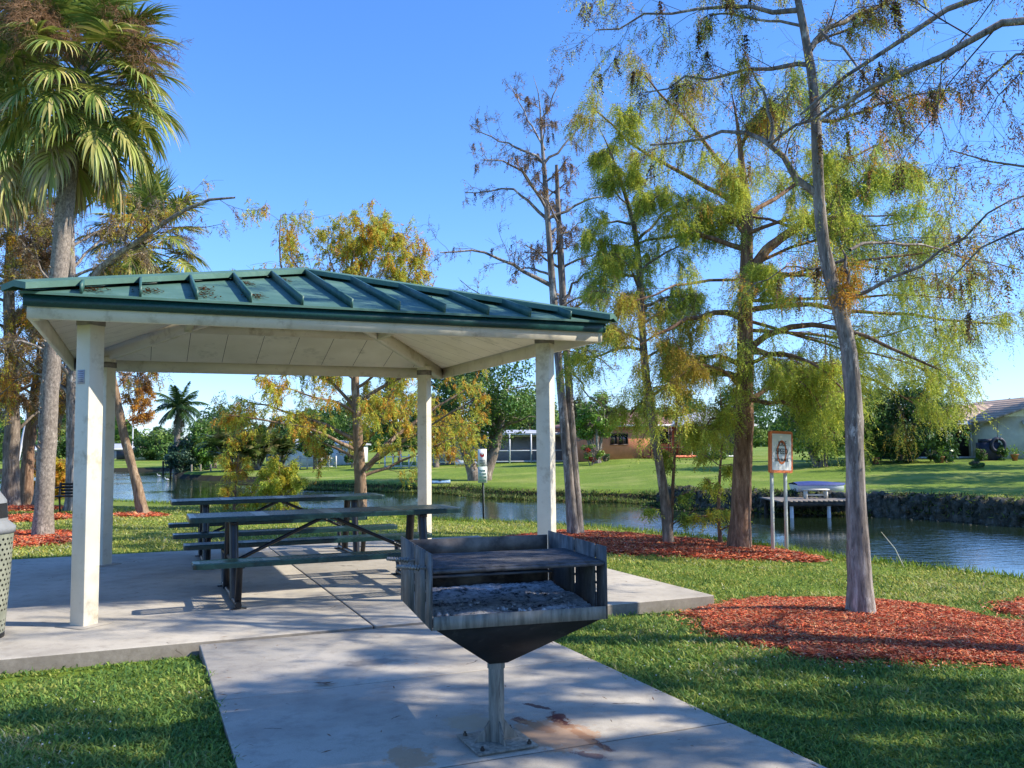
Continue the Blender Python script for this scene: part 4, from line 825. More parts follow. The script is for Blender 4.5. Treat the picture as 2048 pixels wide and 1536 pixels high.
# ================================================================== broadleaf trees
def broadleaf(label, px, base, rx, rz_, Y, seed, pal, ncl=50, per=130, size=.16, name='broadleaf_tree', cat='tree', group='trees behind the canal', ry=None, trunks=1, trunk_r=.16, bark=BARK, low=.15, dens_in=.0, zoff=None, tint_=None):
    """px: crown centre, base: ground pixel y; rx, rz_ crown half sizes in px at depth Y"""
    rs = np.random.RandomState(seed); s = Y/CF; rx = rx*1.16; rz_ = rz_*1.25; c = at(px[0], px[1], Y); c[2] = c[2]; bx_, by_ = c[0], Y
    gz = lz(bx_, by_) if zoff is None else zoff
    org = np.array([bx_, by_, gz-.05]); root = empty(name, org); RX, RZ = rx*s, rz_*s; RY = RX if ry is None else ry
    cc = c-org; tb = MB()
    for k in range(trunks):
        a = rs.uniform(0, 6.28); off = np.array([math.cos(a), math.sin(a), 0])*(.0 if trunks == 1 else .3*RX*.4)
        end = cc+np.array([math.cos(a)*RX*.45, math.sin(a)*RY*.45, RZ*.3]) if trunks > 1 else cc+np.array([0, 0, RZ*.4])
        P = smoothpath(np.c_[np.array([off*.4, off+(end-off)*.35+rs.randn(3)*.1, end]), [trunk_r, trunk_r*.75, trunk_r*.25]], 12); P[0, :3] = off*.4
        v, f = tubes(P[None, :, :3], flare(P[:, :3], P[:, 3], 1.6, .3)[None], 9); tb.add(v, f)
        n1 = 7; l1, lr = sprout(rs, P[None, :, :3], P[None, :, 3], n1, (.4, 1), .9, RX*.8, 7, .3, .0, .6, .1, .5, .3, .02); add_tubes(tb, l1, lr, 5)
        l2, lr2 = sprout(rs, l1, lr, 4, (.3, 1), .8, RX*.45, 5, .4, 0, .8, 0, .5, .3, .012); add_tubes(tb, l2, lr2, 4)
    tb.build('trunk', bark, root, smooth=True)
    q = nrm(rs.randn(ncl, 3)); rad = rs.uniform(.35, 1, ncl)**.6; q = q*rad[:, None]; q[:, 2] = np.where(q[:, 2] < 0, q[:, 2]*.8, q[:, 2]); C = cc+q*np.array([RX, RY, RZ])*.86
    n = ncl*per; idx = np.repeat(np.arange(ncl), per); cr = (RX+RZ)/2*rs.uniform(.2, .36, ncl)[idx]; u = nrm(rs.randn(n, 3)); pos = C[idx]+u*(cr*rs.uniform(.4, 1, n)**.5)[:, None]*np.array([1, 1, .75]); pos[:, 2] = np.maximum(pos[:, 2], low)
    nv = nrm(u+rs.randn(n, 3)*.6+np.array([0, 0, .5])); A = nrm(np.cross(nv, rs.randn(n, 3))); A[:, 2] -= .3; A = nrm(A); B = np.cross(nv, A); sz = size*rs.uniform(.6, 1.4, (n, 1))
    V = np.stack([pos-A*sz*.5, pos+B*sz*.26, pos+A*sz*.5, pos-B*sz*.26], 1).reshape(-1, 3)
    tint = clumpy(rs, pal, .8, .12); col = tint(C, ncl)[idx]*(1+.22*rs.randn(n, 1)); MB().add(V, np.arange(n*4).reshape(-1, 4), np.clip(col, .004, .7)).build('crown', LEAFG, root)
    tag(root, label, cat, group); return root
DG = [(.045, .10, .028), (.06, .13, .034), (.085, .155, .036)]; MG = [(.09, .17, .034), (.13, .22, .045), (.07, .14, .034), (.17, .25, .05)]; BG = [(.17, .29, .04), (.24, .35, .05), (.12, .21, .035)]
BL = broadleaf
BL('large fig tree with buttressed double trunk on the far lawn', (958, 800), 962, 112, 92, 44, 101, MG+DG, 80, 260, .15, trunks=3, trunk_r=.30, low=1.5)
BL('round bright green tree with pale spreading stems in front of the orange house', (1192, 838), 925, 54, 42, 57, 102, BG+MG, 46, 240, .17, trunks=7, trunk_r=.14, bark=BARKP, low=1.6)
BL('bright hedge-like tree with glossy leaves right behind the orange sign', (1640, 835), 925, 96, 88, 43.5, 103, MG+BG, 80, 240, .15, trunks=3, low=.1)
BL('dark mango tree left of the cream house, behind the near right trunk', (1812, 848), 925, 108, 82, 45, 104, DG+[(.06, .11, .03)], 90, 240, .17, trunks=3, low=.1)
BL('dark tree between the hedge tree and the mango', (1725, 850), 925, 75, 75, 49, 105, DG, 46, 200, .17, low=.1)
BL('dark green tree behind the roof of the orange house, right of its ridge', (1370, 845), 920, 70, 45, 84, 106, DG+MG, 46, 170, .25)
BL('dark green tree behind the orange house, at the left of its ridge', (1280, 838), 920, 45, 36, 88, 107, DG+MG, 36, 170, .25)
BL('mid green tree behind the porch with the grey roof', (1480, 840), 920, 62, 60, 66, 108, DG+MG, 50, 200, .2, low=.2)
BL('feathery light tree above the roof of the cream house', (2010, 822), 890, 60, 22, 95, 109, MG, 30, 130, .24)
BL('dense tree behind the screened porch, above its roof', (1060, 840), 920, 60, 50, 84, 110, DG+MG, 44, 180, .25)
BL('dark tree behind the middle cypress, right of the white house', (800, 830), 925, 70, 62, 72, 111, DG+MG, 56, 180, .22)
BL('dark green tree left of the fig tree behind the rear right post', (872, 850), 925, 45, 58, 62, 112, DG, 40, 180, .2)
BL('small round dark tree with a short trunk on the lawn by the white fence', (632, 892), 931, 36, 24, 66, 113, DG+[(.04, .09, .02)], 34, 150, .2, trunk_r=.16, low=.9)
BL('tall dark tree behind the white house on the far lawn', (700, 850), 920, 80, 46, 92, 114, DG+MG, 50, 150, .28)
BL('tree behind the areca palms, tallest on the far left bank', (455, 862), 930, 65, 52, 92, 115, DG+[(.03, .07, .04)], 56, 150, .28)
BL('bright bushy tree at the water by the far jetty', (415, 890), 945, 52, 44, 76, 116, BG+MG, 60, 180, .22, low=.0)
BL('blue green bush hanging over the water beside the far jetty', (366, 915), 950, 30, 38, 75, 117, [(.05, .10, .055), (.07, .12, .07)], 40, 150, .2, low=0.)
BL('dark green tree behind the far cream house', (318, 895), 925, 50, 34, 120, 118, DG+MG, 50, 130, .36)
BL('low dark green tree far left of the far cream house', (262, 895), 925, 30, 28, 150, 119, DG+MG, 34, 110, .42)
BL('rounded green tree seen between the near palm and the front post', (124, 888), 930, 26, 36, 112, 120, MG+DG, 40, 120, .34, low=0.3)
BL('green tree at the far left edge across the lake', (14, 895), 930, 34, 36, 112, 121, MG+DG, 36, 110, .34)
BL('dark tree across the lake left of the rounded green one', (60, 898), 930, 26, 24, 135, 122, DG, 30, 110, .4)
BL('dark spreading tree behind the far areca palms, to their right', (560, 880), 925, 55, 45, 84, 123, DG+MG, 46, 150, .26)
BL('green tree in the gap under the pavilion roof, right of the royal palm', (430, 875), 930, 40, 40, 84, 127, DG+MG, 40, 150, .25)
for i, (x_, y_, h_) in enumerate([(24.5, 32, 9.5), (27, 38, 10), (21, 25.5, 7.5), (33, 47, 9)]):
    pz = np.array([x_, y_]); 
    rsx = 2.6; s = y_/CF
    d = np.array([x_, y_, h_*.68-CH]); fz = d@FW; X_, Y_ = 1024+CF*(d@RT)/fz, 768-CF*(d@UP)/fz
    BL(['broad tree on the far bank outside the right edge', 'tall broad tree farther back outside the right edge', 'low tree at the seawall outside the right edge', 'tree behind the cream house outside the right edge'][i], (X_, Y_), 0, 2.9/s, 2.6/s, y_, 130+i, MG+DG, 40, 130, .26, trunk_r=.2)
# areca / bird of paradise clumps with fanning pale stems
def areca(label, bx_, by_px, Y, H, n, seed, spread=.45):
    rs = np.random.RandomState(seed); b_ = at(bx_, by_px, Y); org = np.array([b_[0], Y, lz(b_[0], Y)]); root = empty('areca_palm', org); st = MB(); fo = MB()
    for k in range(n):
        a = rs.uniform(0, 6.28); sp = rs.uniform(.1, 1)*spread; d = nrm(np.array([math.cos(a)*sp, math.sin(a)*sp, 1])); pts = [np.array([math.cos(a), math.sin(a), 0])*rs.rand()*.35]; h = H*rs.uniform(.55, 1)
        for s in range(6): d = nrm(d+np.array([math.cos(a), math.sin(a), 0])*.06); pts.append(pts[-1]+d*h*.6/6)
        st.tube(np.array(pts), np.linspace(.07, .035, 7), 5, cap=False, tint=(1, 1, 1))
        top = pts[-1]
        for q in range(6):
            a2_ = rs.uniform(0, 6.28); e_ = rs.uniform(.1, 1.3); dd = np.array([math.cos(a2_)*math.cos(e_), math.sin(a2_)*math.cos(e_), math.sin(e_)]); pp = [top]
            for s in range(7): dd = nrm(dd+np.array([0, 0, -.13])); pp.append(pp[-1]+dd*H*.34/7)
            pp = np.array(pp); nl = 20; t = np.linspace(.1, .99, nl)*7; I = t.astype(int); B = pp[I]+(pp[I+1]-pp[I])*(t-I)[:, None]; tg = nrm(pp[I+1]-pp[I]); sd = nrm(np.cross(tg, [0, 0, 1.]))
            for sg in (-1, 1):
                D = nrm(tg*.5+sd*sg+np.array([0, 0, -.25])+rs.randn(nl, 3)*.15); l = .5*H/4; W = tg*.045
                c = np.array([(.10, .15, .035), (.15, .19, .05), (.22, .2, .08), (.07, .12, .03)][rs.randint(4)])
                fo.add(np.stack([B-W, B+W, B+D*l+W*.2, B+D*l-W*.2], 1).reshape(-1, 3), np.arange(nl*4).reshape(-1, 4), c)
    st.build('stems', BARKP, root, smooth=True); fo.build('fronds', LEAFG, root); tag(root, label, 'palm clump', 'clumps of areca palm on the far left bank')
areca('clump of pale fanning palm stems on the far bank, right of the royal palm', 470, 950, 66, 4.2, 26, 141)
areca('smaller palm clump with pale stems to the right of the fanning clump', 512, 945, 67, 3.9, 18, 142, .3)
areca('yellowish palm clump left of the white fence, far bank', 560, 945, 68, 3.4, 14, 143, .35)
# low shrubs
def shrub(label, x, y, r, h, seed, pal, Y, size=.1, flower=None, group=None):
    o = broadleaf(label, (x, y-h), y, r, h, Y, seed, pal, 16, 110, size, 'shrub', 'shrub', group, trunk_r=.03, trunks=3, low=.02); return o
G3 = 'shrubs beside the houses across the canal'
shrub('green shrub with red blooms at the foot of the pale stemmed tree', 1182, 922, 24, 16, 150, BG+[(.4, .06, .03)], 55, .12, group=G3)
shrub('dark shrub under the window of the orange house', 1212, 924, 9, 8, 151, DG, 58.5, .1, group=G3)
shrub('dark rounded shrub at the wall of the white house', 704, 928, 14, 13, 152, DG, 66, .14, group=G3)
shrub('palm-like shrub against the wall of the cream house', 2000, 924, 14, 16, 153, MG, 44.5, .16, group=G3)
shrub('leafy shrub in front of the dark porch of the cream house', 1962, 922, 10, 13, 154, DG+MG, 44, .12, group=G3)
shrub('tiny dark sapling on the sunny lawn in front of the cream house', 1953, 940, 12, 11, 155, DG, 38, .1, group=G3)
shrub('dark shrub in front of the patio of the cream house', 1880, 925, 22, 10, 156, DG, 43, .12, group=G3)
shrub('mixed shrub before the grey roofed porch of the orange house', 1430, 925, 36, 26, 157, MG+[(.2, .12, .04)], 56, .14, group=G3)

# ================================================================== houses
def flatm(name, c, rough=.7, j=.12, sc_=2.0, **k): return mat_var(name, tuple(x*(1-j) for x in c), tuple(min(x*(1+j), .9) for x in c), sc_, rough, bump=.1, bd=.01, bscale=20, **k)
ORW = flatm('orange_stucco', (.74, .27, .13)); ORW2 = flatm('red_orange_stucco', (.62, .17, .09)); WHT = flatm('white_stucco', (.72, .72, .70)); CRW = flatm('cream_stucco', (.72, .68, .52)); YLW = flatm('yellow_stucco', (.72, .60, .33)); GYW = flatm('grey_screen_wall', (.30, .30, .34))
DKG = flatm('dark_screen', (.035, .038, .045), .6); FRM = flatm('white_frame', (.7, .7, .7), .5); BRF = flatm('brown_frame', (.07, .04, .03), .5); LGF = flatm('pale_roof_metal', (.50, .51, .53), .5)
m, nt, out = newmat('window_glass'); principled(nt, out, (.015, .02, .025), .08, 0, .6); GLS = m
def tilem(name, c1, c2, sx=9):
    m, nt, out = newmat(name); co = objco(nt); s = nd(nt, 'ShaderNodeSeparateXYZ'); nt.links.new(co, s.inputs[0])
    wv = mth(nt, 'SINE', mth(nt, 'MULTIPLY', s.outputs[0], sx*6.28/2)); n1 = noise(nt, 3, 6, .7, co)
    col = mix(nt, ramp(nt, wv, [(.1, (.6, .6, .6)), (.5, (0, 0, 0))]), ramp(nt, n1, [(.3, c1), (.7, c2)]), tuple(x*.55 for x in c1))
    principled(nt, out, col, .8, 0, .3, bumpn(nt, wv, .6, .03)); return m
RTIL = tilem('red_brown_shingle', (.26, .13, .10), (.38, .20, .15), 3); TTIL = tilem('tan_roof_tile', (.46, .33, .24), (.62, .46, .34), 4.2)
def hiproof(L, D, z0, h, ov, rid): 
    a, b_ = L/2+ov, D/2+ov; r = max(a-rid, .01)
    v = [[-a, -b_, z0], [a, -b_, z0], [a, b_, z0], [-a, b_, z0], [-r, 0, z0+h], [r, 0, z0+h]]; v2 = [[x, y, z-.12] for x, y, z in v[:4]]
    return v+v2, [[0, 1, 5, 4], [2, 3, 4, 5]], [[1, 2, 5], [3, 0, 4]], [[0, 6, 7, 1], [1, 7, 8, 2], [2, 8, 9, 3], [3, 9, 6, 0]], [[6, 9, 8, 7]]
def house(label, x, y, Y, L, D, wall, roofm, wh=2.5, rh=1.1, ov=.5, rid=3, rz=0., name='house'):
    """x: pixel of the centre of the front wall, Y its depth"""
    P = at(x, y, Y); z = lz(P[0], Y+1); root = empty(name, (P[0], Y+D/2, z), rz)
    MB().box((0, 0, wh/2-.2), (L, D, wh+.4)).build('wall', wall, root)
    V, a, b_, c, d = hiproof(L, D, wh, rh, ov, rid); rf_ = MB().add(V, a).add(V, b_).add(V, c).add(V, d).build('roof', roofm, root)
    MB().box((0, -D/2-ov, wh-.06), (L+2*ov, .03, .14)).build('gutter', FRM, rf_)
    tag(root, label, 'house'); return root, L, D, wh
def win(root, x, y, z, w, h, fr=FRM, gl_=None, mull=1, name='window'):
    o = MB().box((x, y-.03, z+h/2), (w, .06, .06)).box((x, y-.03, z-h/2), (w+.1, .08, .06)).box((x-w/2, y-.03, z), (.06, .06, h)).box((x+w/2, y-.03, z), (.06, .06, h))
    for k in range(mull): o.box((x-w/2+w*(k+1)/(mull+1), y-.025, z), (.04, .05, h))
    o = o.build(name, fr, root); MB().box((x, y-.006, z), (w-.06, .012, h-.06)).build('pane', gl_ or GLS, o); return o
def W_(Y, px): return px*Y/CF
# orange house
Y = 62.; r, L, D, wh = house('orange stucco house with a red brown roof across the canal', 1265, 925, Y, 8.6, 7, ORW, RTIL, 2.35, 1.0, .45, 3.2, rz=.32)
y0 = -D/2; win(r, -1.9, y0, 1.35, .72, .75, BRF); win(r, -2.6, y0, 1.35, .5, .75, BRF)
MB().box((2.0, y0-.03, 1.15), (3.2, .05, 2.3)).build('porch_wall', ORW2, r); win(r, 1.1, y0-.06, 1.45, 1.2, .8, BRF, mull=2)
b = MB()
for xx in (-.55, .85, 1.05, 1.6, 2.2): b.box((xx, y0-1.5, 1.1), (.06, .06, 2.2))
for zz in (.75, 1.95, 2.2): b.box((.9, y0-1.5, zz), (2.9, .05, .05))
b.build('screen_frame', BRF, r); MB().box((1.1, y0-1.0, .12), (3.4, 1.6, .14)).build('step', ORW2, r)
b = MB(); b.box((4.8, y0-.4, 1.2), (4.2, 1.2, 2.4)); b.build('porch_recess', DKG, r)
b = MB()
for xx in (2.75, 4.2, 5.0, 6.9): b.box((xx, y0-1.25, 1.15), (.12, .12, 2.3))
b.box((4.8, y0-1.25, .1), (4.4, .2, .1)); b.build('porch_post', FRM, r)
pr = MB(); V, a, b_, c, d = hiproof(5.4, 4, 2.32, .95, .3, 2.4); V = np.array(V)+[4.6, y0+.3, 0]
for q in (a, b_, c, d): pr.add(V, q)
pr.build('porch_roof', LGF, r)
# white screened house
Y = 66.; r, L, D, wh = house('long white house with a grey screened patio behind the fig tree', 1020, 928, Y, 12.6, 7, GYW, LGF, 2.0, .45, .2, 5)
y0 = -D/2; b = MB()
for k in range(9): b.box((-6.2+12.4*k/8, y0-1.8, 1.0), (.10, .10, 2.1))
for zz in (.08, .85, 2.02): b.box((0, y0-1.8, zz), (12.5, .08, .07))
b.build('screen_frame', FRM, r); MB().box((0, y0-.9, 2.1), (12.8, 1.9, .08)).build('patio_roof', LGF, r); MB().box((-4.6, y0-.04, 1.1), (2.2, .06, 1.9)).build('white_panel', WHT, r)
win(r, -4.4, y0-.08, 1.4, .7, .8, FRM); MB().box((2.6, y0-.04, 1.0), (1.3, .06, 2.0)).build('sliding_door', DKG, r)
# white house mid left
Y = 72.; r, L, D, wh = house('white house with a pale flat roof seen behind the trunk of the middle cypress', 640, 928, Y, 5.8, 6, WHT, LGF, 1.75, .35, .25, 2.5)
y0 = -D/2; win(r, -1.0, y0, 1.1, .5, .6); win(r, 1.7, y0, 1.2, .35, .5); MB().box((.2, y0-.03, .85), (.7, .05, 1.6)).build('door', DKG, r)
Y = 78.; r, L, D, wh = house('low grey fronted house behind the white fence at the far left', 600, 928, Y, 6., 6, GYW, LGF, 1.8, .5, .25, 2.5)
win(r, -1, -3, 1.1, .8, .7)
# far left cream
Y = 124.; r, L, D, wh = house('small yellow house with a tan hip roof on the far shore of the lake', 294, 930, Y, 4.6, 6, YLW, TTIL, 1.35, .75, .35, 1.6)
win(r, .9, -3, .85, .5, .4); MB().box((-3.2, -2.6, .6), (2.2, .8, 1.3)).build('screened_porch', DKG, r)
Y = 135.; r, L, D, wh = house('low grey house half hidden between the trunks at the far left', 195, 930, Y, 8, 6, GYW, LGF, 1.5, .8, .4, 2.2); win(r, 1, -3, .9, .8, .5)
Y = 128.; r, L, D, wh = house('pale house glimpsed between the two left trunks', 45, 930, Y, 6, 6, WHT, LGF, 1.5, .7, .4, 2.2); win(r, 1, -3, .9, .8, .5)
# cream house on the right: gable end plus wing and screened porch
Y = 48.5; P = at(2052, 925, Y); z = lz(P[0], Y+1); r = empty('house', (P[0], Y+4, z)); tag(r, 'cream house with a tan tiled roof at the right edge across the canal', 'house')
MB().box((2.0, 0, 1.0), (7.6, 8, 2.6)).build('wall', CRW, r)
b = MB(); b.add([[-1.8, -4, 2.3], [5.8, -4, 2.3], [2.0, -4, 3.4], [-1.8, 4, 2.3], [5.8, 4, 2.3], [2.0, 4, 3.4]], [[0, 1, 2], [3, 5, 4]]); b.build('gable_wall', CRW, r)
b = MB(); e = .12
for sx in (-1, 1):
    A_, B_ = [2+sx*4.3, -4.6, 2.12], [2, -4.6, 3.5]; q = [A_, B_, [2, 4.6, 3.5], [2+sx*4.3, 4.6, 2.12]]; b.add(q+[[x, y, zz-e] for x, y, zz in q], [[0, 1, 2, 3], [4, 7, 6, 5], [0, 4, 5, 1], [0, 3, 7, 4]])
rfo = b.build('roof', TTIL, r)
b = MB(); q = [[-6.2, -2.4, 2.15], [-1.5, -2.4, 2.15], [1.0, .6, 3.15], [-6.2, .6, 3.15]]; q2 = [[-6.2, .6, 3.15], [1.0, .6, 3.15], [-1.5, 4, 2.1], [-6.2, 4, 2.1]]; b.add(q, [[0, 1, 2, 3]]); b.add(q2, [[0, 1, 2, 3]]); b.build('wing_roof', TTIL, r)
MB().box((-4, 1.0, 1.05), (4.4, 5, 2.1)).build('wing_wall', DKG, r); b = MB()
for xx in (-5.6, -4.4, -3.2, -2.0): b.box((xx, -2.2, 1.05), (.08, .08, 2.1))
b.box((-3.8, -2.2, .06), (4.2, .1, .1)); b.build('porch_post', FRM, r)
b = MB(); b.add([[-6.3, -3.0, 1.98], [-1.9, -3.0, 1.9], [-1.9, -2.2, 2.2], [-6.3, -2.2, 2.55]], [[0, 1, 2, 3]]); b.build('porch_roof', LGF, r)
win(r, 2.4, -4, 1.15, 3.2, .42, BRF, mull=2); MB().box((1.3, -4.28, 1.9), (3.0, .5, .05), np.array([[1, 0, 0], [0, .8, .6], [0, -.6, .8]])).build('awning', WHT, r)
# terracotta pots
TER = flatm('terracotta', (.45, .16, .08)); 
for i, (x, y, Y, lab) in enumerate([(1752, 927, 44, 'terracotta pot with a green plant in front of the dark mango tree'), (1882, 926, 43, 'terracotta pot with a plant on the patio left of the cream house porch'), (2030, 927, 43.5, 'terracotta pot against the cream wall by the right edge')]):
    P = at(x, y, Y); root = empty('potted_plant', (P[0], Y, lz(P[0], Y))); k = MB().add(*lathe([(.0, 0), (.11, 0), (.17, .27), (.19, .27), (.19, .32), (.15, .32), (.14, .28), (0, .28)], 14)); k.build('pot', TER, root, smooth=True)
    rs = np.random.RandomState(i); n = 90; pos = np.c_[rs.randn(n, 2)*.12, .45+.15*rs.randn(n)]; A = nrm(rs.randn(n, 3))*.09; B = nrm(rs.randn(n, 3))*.03
    MB().add(np.stack([pos-A, pos+B, pos+A, pos-B], 1).reshape(-1, 3), np.arange(n*4).reshape(-1, 4), np.array(BG[0])).build('leaves', LEAFG, root); tag(root, lab, 'potted plant')
# covered barbecue and wheel by the cream house
P = at(1978, 925, 44.6); root = empty('covered_barbecue', (P[0], 44.6, lz(P[0], 44.6))); CVR = flatm('dark_blue_cover', (.02, .025, .05), .6)
MB().box((0, 0, .45), (1.0, .5, .9)).box((0, 0, .98), (.8, .42, .2)).build('cover', CVR, root); tag(root, 'dark covered barbecue by the porch of the cream house', 'barbecue')
P = at(1996, 890, 44.3); b = MB(); t = np.linspace(0, 6.2832, 21); b.tube(np.c_[.33*np.cos(t), 0*t, .33*np.sin(t)+.0], .09, 8, cap=False); root = empty('tyre_swing', (P[0], 44.3, P[2])); b.build('tyre', CVR, root, smooth=True); MB().tube([[0, 0, .33], [.02, 0, 1.2]], .012, 5).build('rope', CVR, root); tag(root, 'black tyre swing hanging in front of the cream house wall', 'swing')
# white fences
def fence(label, x0, x1, ypx, Y, H=.85, n=8, diag=False):
    A_, B_ = at(x0, ypx, Y), at(x1, ypx, Y); root = empty('fence', (A_[0], Y, lz(A_[0], Y))); L = B_[0]-A_[0]
    for k in range(n): MB().box((L*k/(n-1), 0, H/2), (.10, .08, H)).build('post', FRM, root)
    for zz in (.16, H*.82): MB().box((L/2, .01, zz), (L, .05, .06)).build('rail', FRM, root)
    if diag: MB().beam((L*.62, -.03, .1), (L*.75, -.03, H*.8), .05, .06).beam((L*.75+.3, -.03, H*.8), (L*.97, -.03, .1), .05, .06).build('brace', FRM, root)
    tag(root, label, 'fence'); return root
fence('low white rail fence by the small round tree on the far lawn', 600, 672, 930, 67, .95, 6)
fence('white rail fence with diagonal braces to the left of the fig tree', 770, 850, 928, 63, 1.0, 6, True)
# street lamp far left
P = at(265, 900, 140.); root = empty('street_lamp', (P[0], 140, 0)); MB().tube([[0, 0, 0], [0, 0, 5.9]], .09, 6).build('pole', FRM, root); MB().tube([[0, 0, 5.2], [1.6, 0, 5.5]], .05, 5).box((1.9, 0, 5.5), (.8, .3, .15)).build('lamp_head', FRM, root); tag(root, 'thin pale street lamp above the yellow house on the far shore', 'street lamp')
P = at(118, 870, 40.); root = empty('flagpole', (at(34, 905, 70.)[0], 70, 0)); MB().tube([[0, 0, 0], [1.2, 0, 7.0]], .10, 6).build('pole', FRM, root); tag(root, 'pale slanting pole seen between the two left trunks', 'pole')

# ================================================================== dock, boat, seawall, jetty
WOOD = mat_var('weathered_dock_wood', (.18, .15, .12), (.36, .31, .25), 5, .85, bump=.4, bd=.01, stretch=(1, 8, 1)); DWOOD = mat_var('dark_wet_wood', (.03, .026, .02), (.09, .075, .06), 6, .8)
A_ = G(1540, 1012, -.28); Y = 26.0; dx0, dx1 = at(1545, 1012, Y)[0], at(1702, 1012, Y)[0]
dock = empty('dock', ((dx0+dx1)/2, Y, -.28)); W0 = dx1-dx0; b = MB()
n = 16
for k in range(n): b.box((-W0/2+W0*(k+.5)/n, .4, .04), (W0/n-.012, 1.9, .035))
b.build('deck', WOOD, dock); [MB().box((0, yj, -.04), (W0, .06, .12)).build('joist', DWOOD, dock) for yj in (-.5, 1.2)]
for xx, yy in ((-.72, -.42), (.35, -.42), (.95, -.42), (-1.0, 1.2), (.4, 1.0)): MB().tube([[xx, yy, -1.3], [xx, yy, -.02]], .055, 8).build('piling', FRM if xx in (-.72, .35) else DWOOD, dock)
tag(dock, 'small weathered wooden dock on pilings across the canal behind the orange sign', 'dock')
bn = empty('dock_bench', (at(1634, 1000, 26.3)[0], 26.4, -.24)); MB().box((0, 0, .28), (.75, .26, .035)).build('seat', CREAM, bn)
MB().box((0, .0, .12), (.62, .05, .05)).box((-.3, 0, .13), (.05, .22, .27)).box((.3, 0, .13), (.05, .22, .27)).build('leg_frame', CREAM, bn); tag(bn, 'low pale wooden bench standing on the dock', 'bench')
# boat: upturned/covered hull on the bank
P = at(1652, 985, 27.0); boat = empty('covered_boat', (P[0], 27.6, max(lz(P[0], 27.6), -.10))); BWHT = mat_var('boat_white', (.62, .64, .66), (.72, .74, .76), 3, .3, bump=0); BBLU = mat_var('blue_canvas', (.02, .04, .16), (.04, .07, .24), 6, .7, bump=.2)
ts = np.linspace(-1, 1, 17); hw = .42*(1-np.clip((ts+.1)/1.1, 0, 1)**2.6); prof = []
for t, h in zip(ts, hw): prof.append([[t*.78, -h*.75, .02], [t*.78, -h, .2], [t*.80, -h, .24], [t*.80, h, .24], [t*.78, h, .2], [t*.78, h*.75, .02]])
V = np.array(prof).reshape(-1, 3); F = [[i*6+j, (i+1)*6+j, (i+1)*6+(j+1) % 6, i*6+(j+1) % 6] for i in range(16) for j in range(6)]; h_ = MB().add(V, F); h_.add(V[:6], [[0, 1, 2, 3, 4, 5]]); h_.build('hull', BWHT, boat)
prof = [[[t*.81, -h*1.03, .22], [t*.81, -h*1.0, .27], [t*.8, 0, .31+.035*math.cos(t*2+.6)], [t*.81, h*1.0, .27], [t*.81, h*1.03, .22]] for t, h in zip(ts, hw+.01)]
V = np.array(prof).reshape(-1, 3); F = [[i*5+j, (i+1)*5+j, (i+1)*5+j+1, i*5+j+1] for i in range(16) for j in range(4)]; MB().add(V, F).build('cover', BBLU, boat, smooth=True); tag(boat, 'small white boat under a blue cover on the bank behind the dock', 'boat')
k2 = empty('kayak', tuple(G(880, 968, -.2))); k2.rotation_euler = (0, 0, .3); k2.scale = (.42, .5, .6)
ts = np.linspace(-1, 1, 13); V = np.array([[[t*1.1, -.3*(1-t*t)**.7, .1], [t*1.1, 0, .02], [t*1.1, .3*(1-t*t)**.7, .1], [t*1.1, 0, .24+.05*t*t]] for t in ts]).reshape(-1, 3); F = [[i*4+j, (i+1)*4+j, (i+1)*4+(j+1) % 4, i*4+(j+1) % 4] for i in range(12) for j in range(4)]
MB().add(V, F).build('hull', mat_var('blue_plastic', (.05, .16, .34), (.3, .42, .5), 3, .35, bump=0), k2, smooth=True); MB().add(*lathe([(.12, .2), (.15, .22), (.15, .26), (.12, .24)], 14)).build('cockpit', CVR, k2); tag(k2, 'blue kayak pulled up at the foot of the fig tree', 'kayak')
k3 = empty('paddle_boat', tuple(at(945, 926, 62.))); k3.location[2] = lz(k3.location[0], 62); MB().add(V*np.array([1.1, 1.2, 1.6]), F).build('hull', BWHT, k3, smooth=True); MB().box((.1, 0, .42), (.6, .3, .08)).build('seat', mat_var('pale_blue', (.3, .42, .6), (.4, .5, .66), 3, .4), k3); tag(k3, 'pale blue and white boat on the lawn in front of the white screened house', 'boat')
# seawall: rough stone along the right far bank
def strip(pts, n):
    P = smoothpath(np.array(pts, float), n); return P
ROCK = mat_var('mossy_rock', (.018, .022, .012), (.12, .11, .08), 5, .95, bump=1, bd=.05, bscale=9, stain=(.2, .19, .16), ss=6)
wl = np.array([tuple(p) for p in far[13:]]+[(20, 15.6), (28, 7)]); wl = strip(wl, 460); rs = np.random.RandomState(8); tg = nrm(np.gradient(wl, axis=0)); no = np.c_[-tg[:, 1], tg[:, 0]]
sgn = -np.sign(seg_sd(wl[160:161, 0]+no[160, 0], wl[160:161, 1]+no[160, 1]))[0]; no = no*sgn   # towards the land
b = MB(); L_ = len(wl); R2 = [(-.25, -1.0), (-.12, -.75), (-.06, -.6), (.0, -.45), (.05, -.3), (.12, -.13), (.35, -.08), (.7, -.10), (1.0, -.30)]
V = np.array([[*(wl[i]+no[i]*(o_+rs.randn()*.07)), z_+rs.randn()*.045] for o_, z_ in R2 for i in range(L_)]); F = [[r_*L_+i, r_*L_+i+1, (r_+1)*L_+i+1, (r_+1)*L_+i] for r_ in range(len(R2)-1) for i in range(L_-1)]
b.add(V, F); swl = b.build('seawall', ROCK); tag(swl, 'rough dark mossy stone seawall along the far bank on the right', 'seawall')
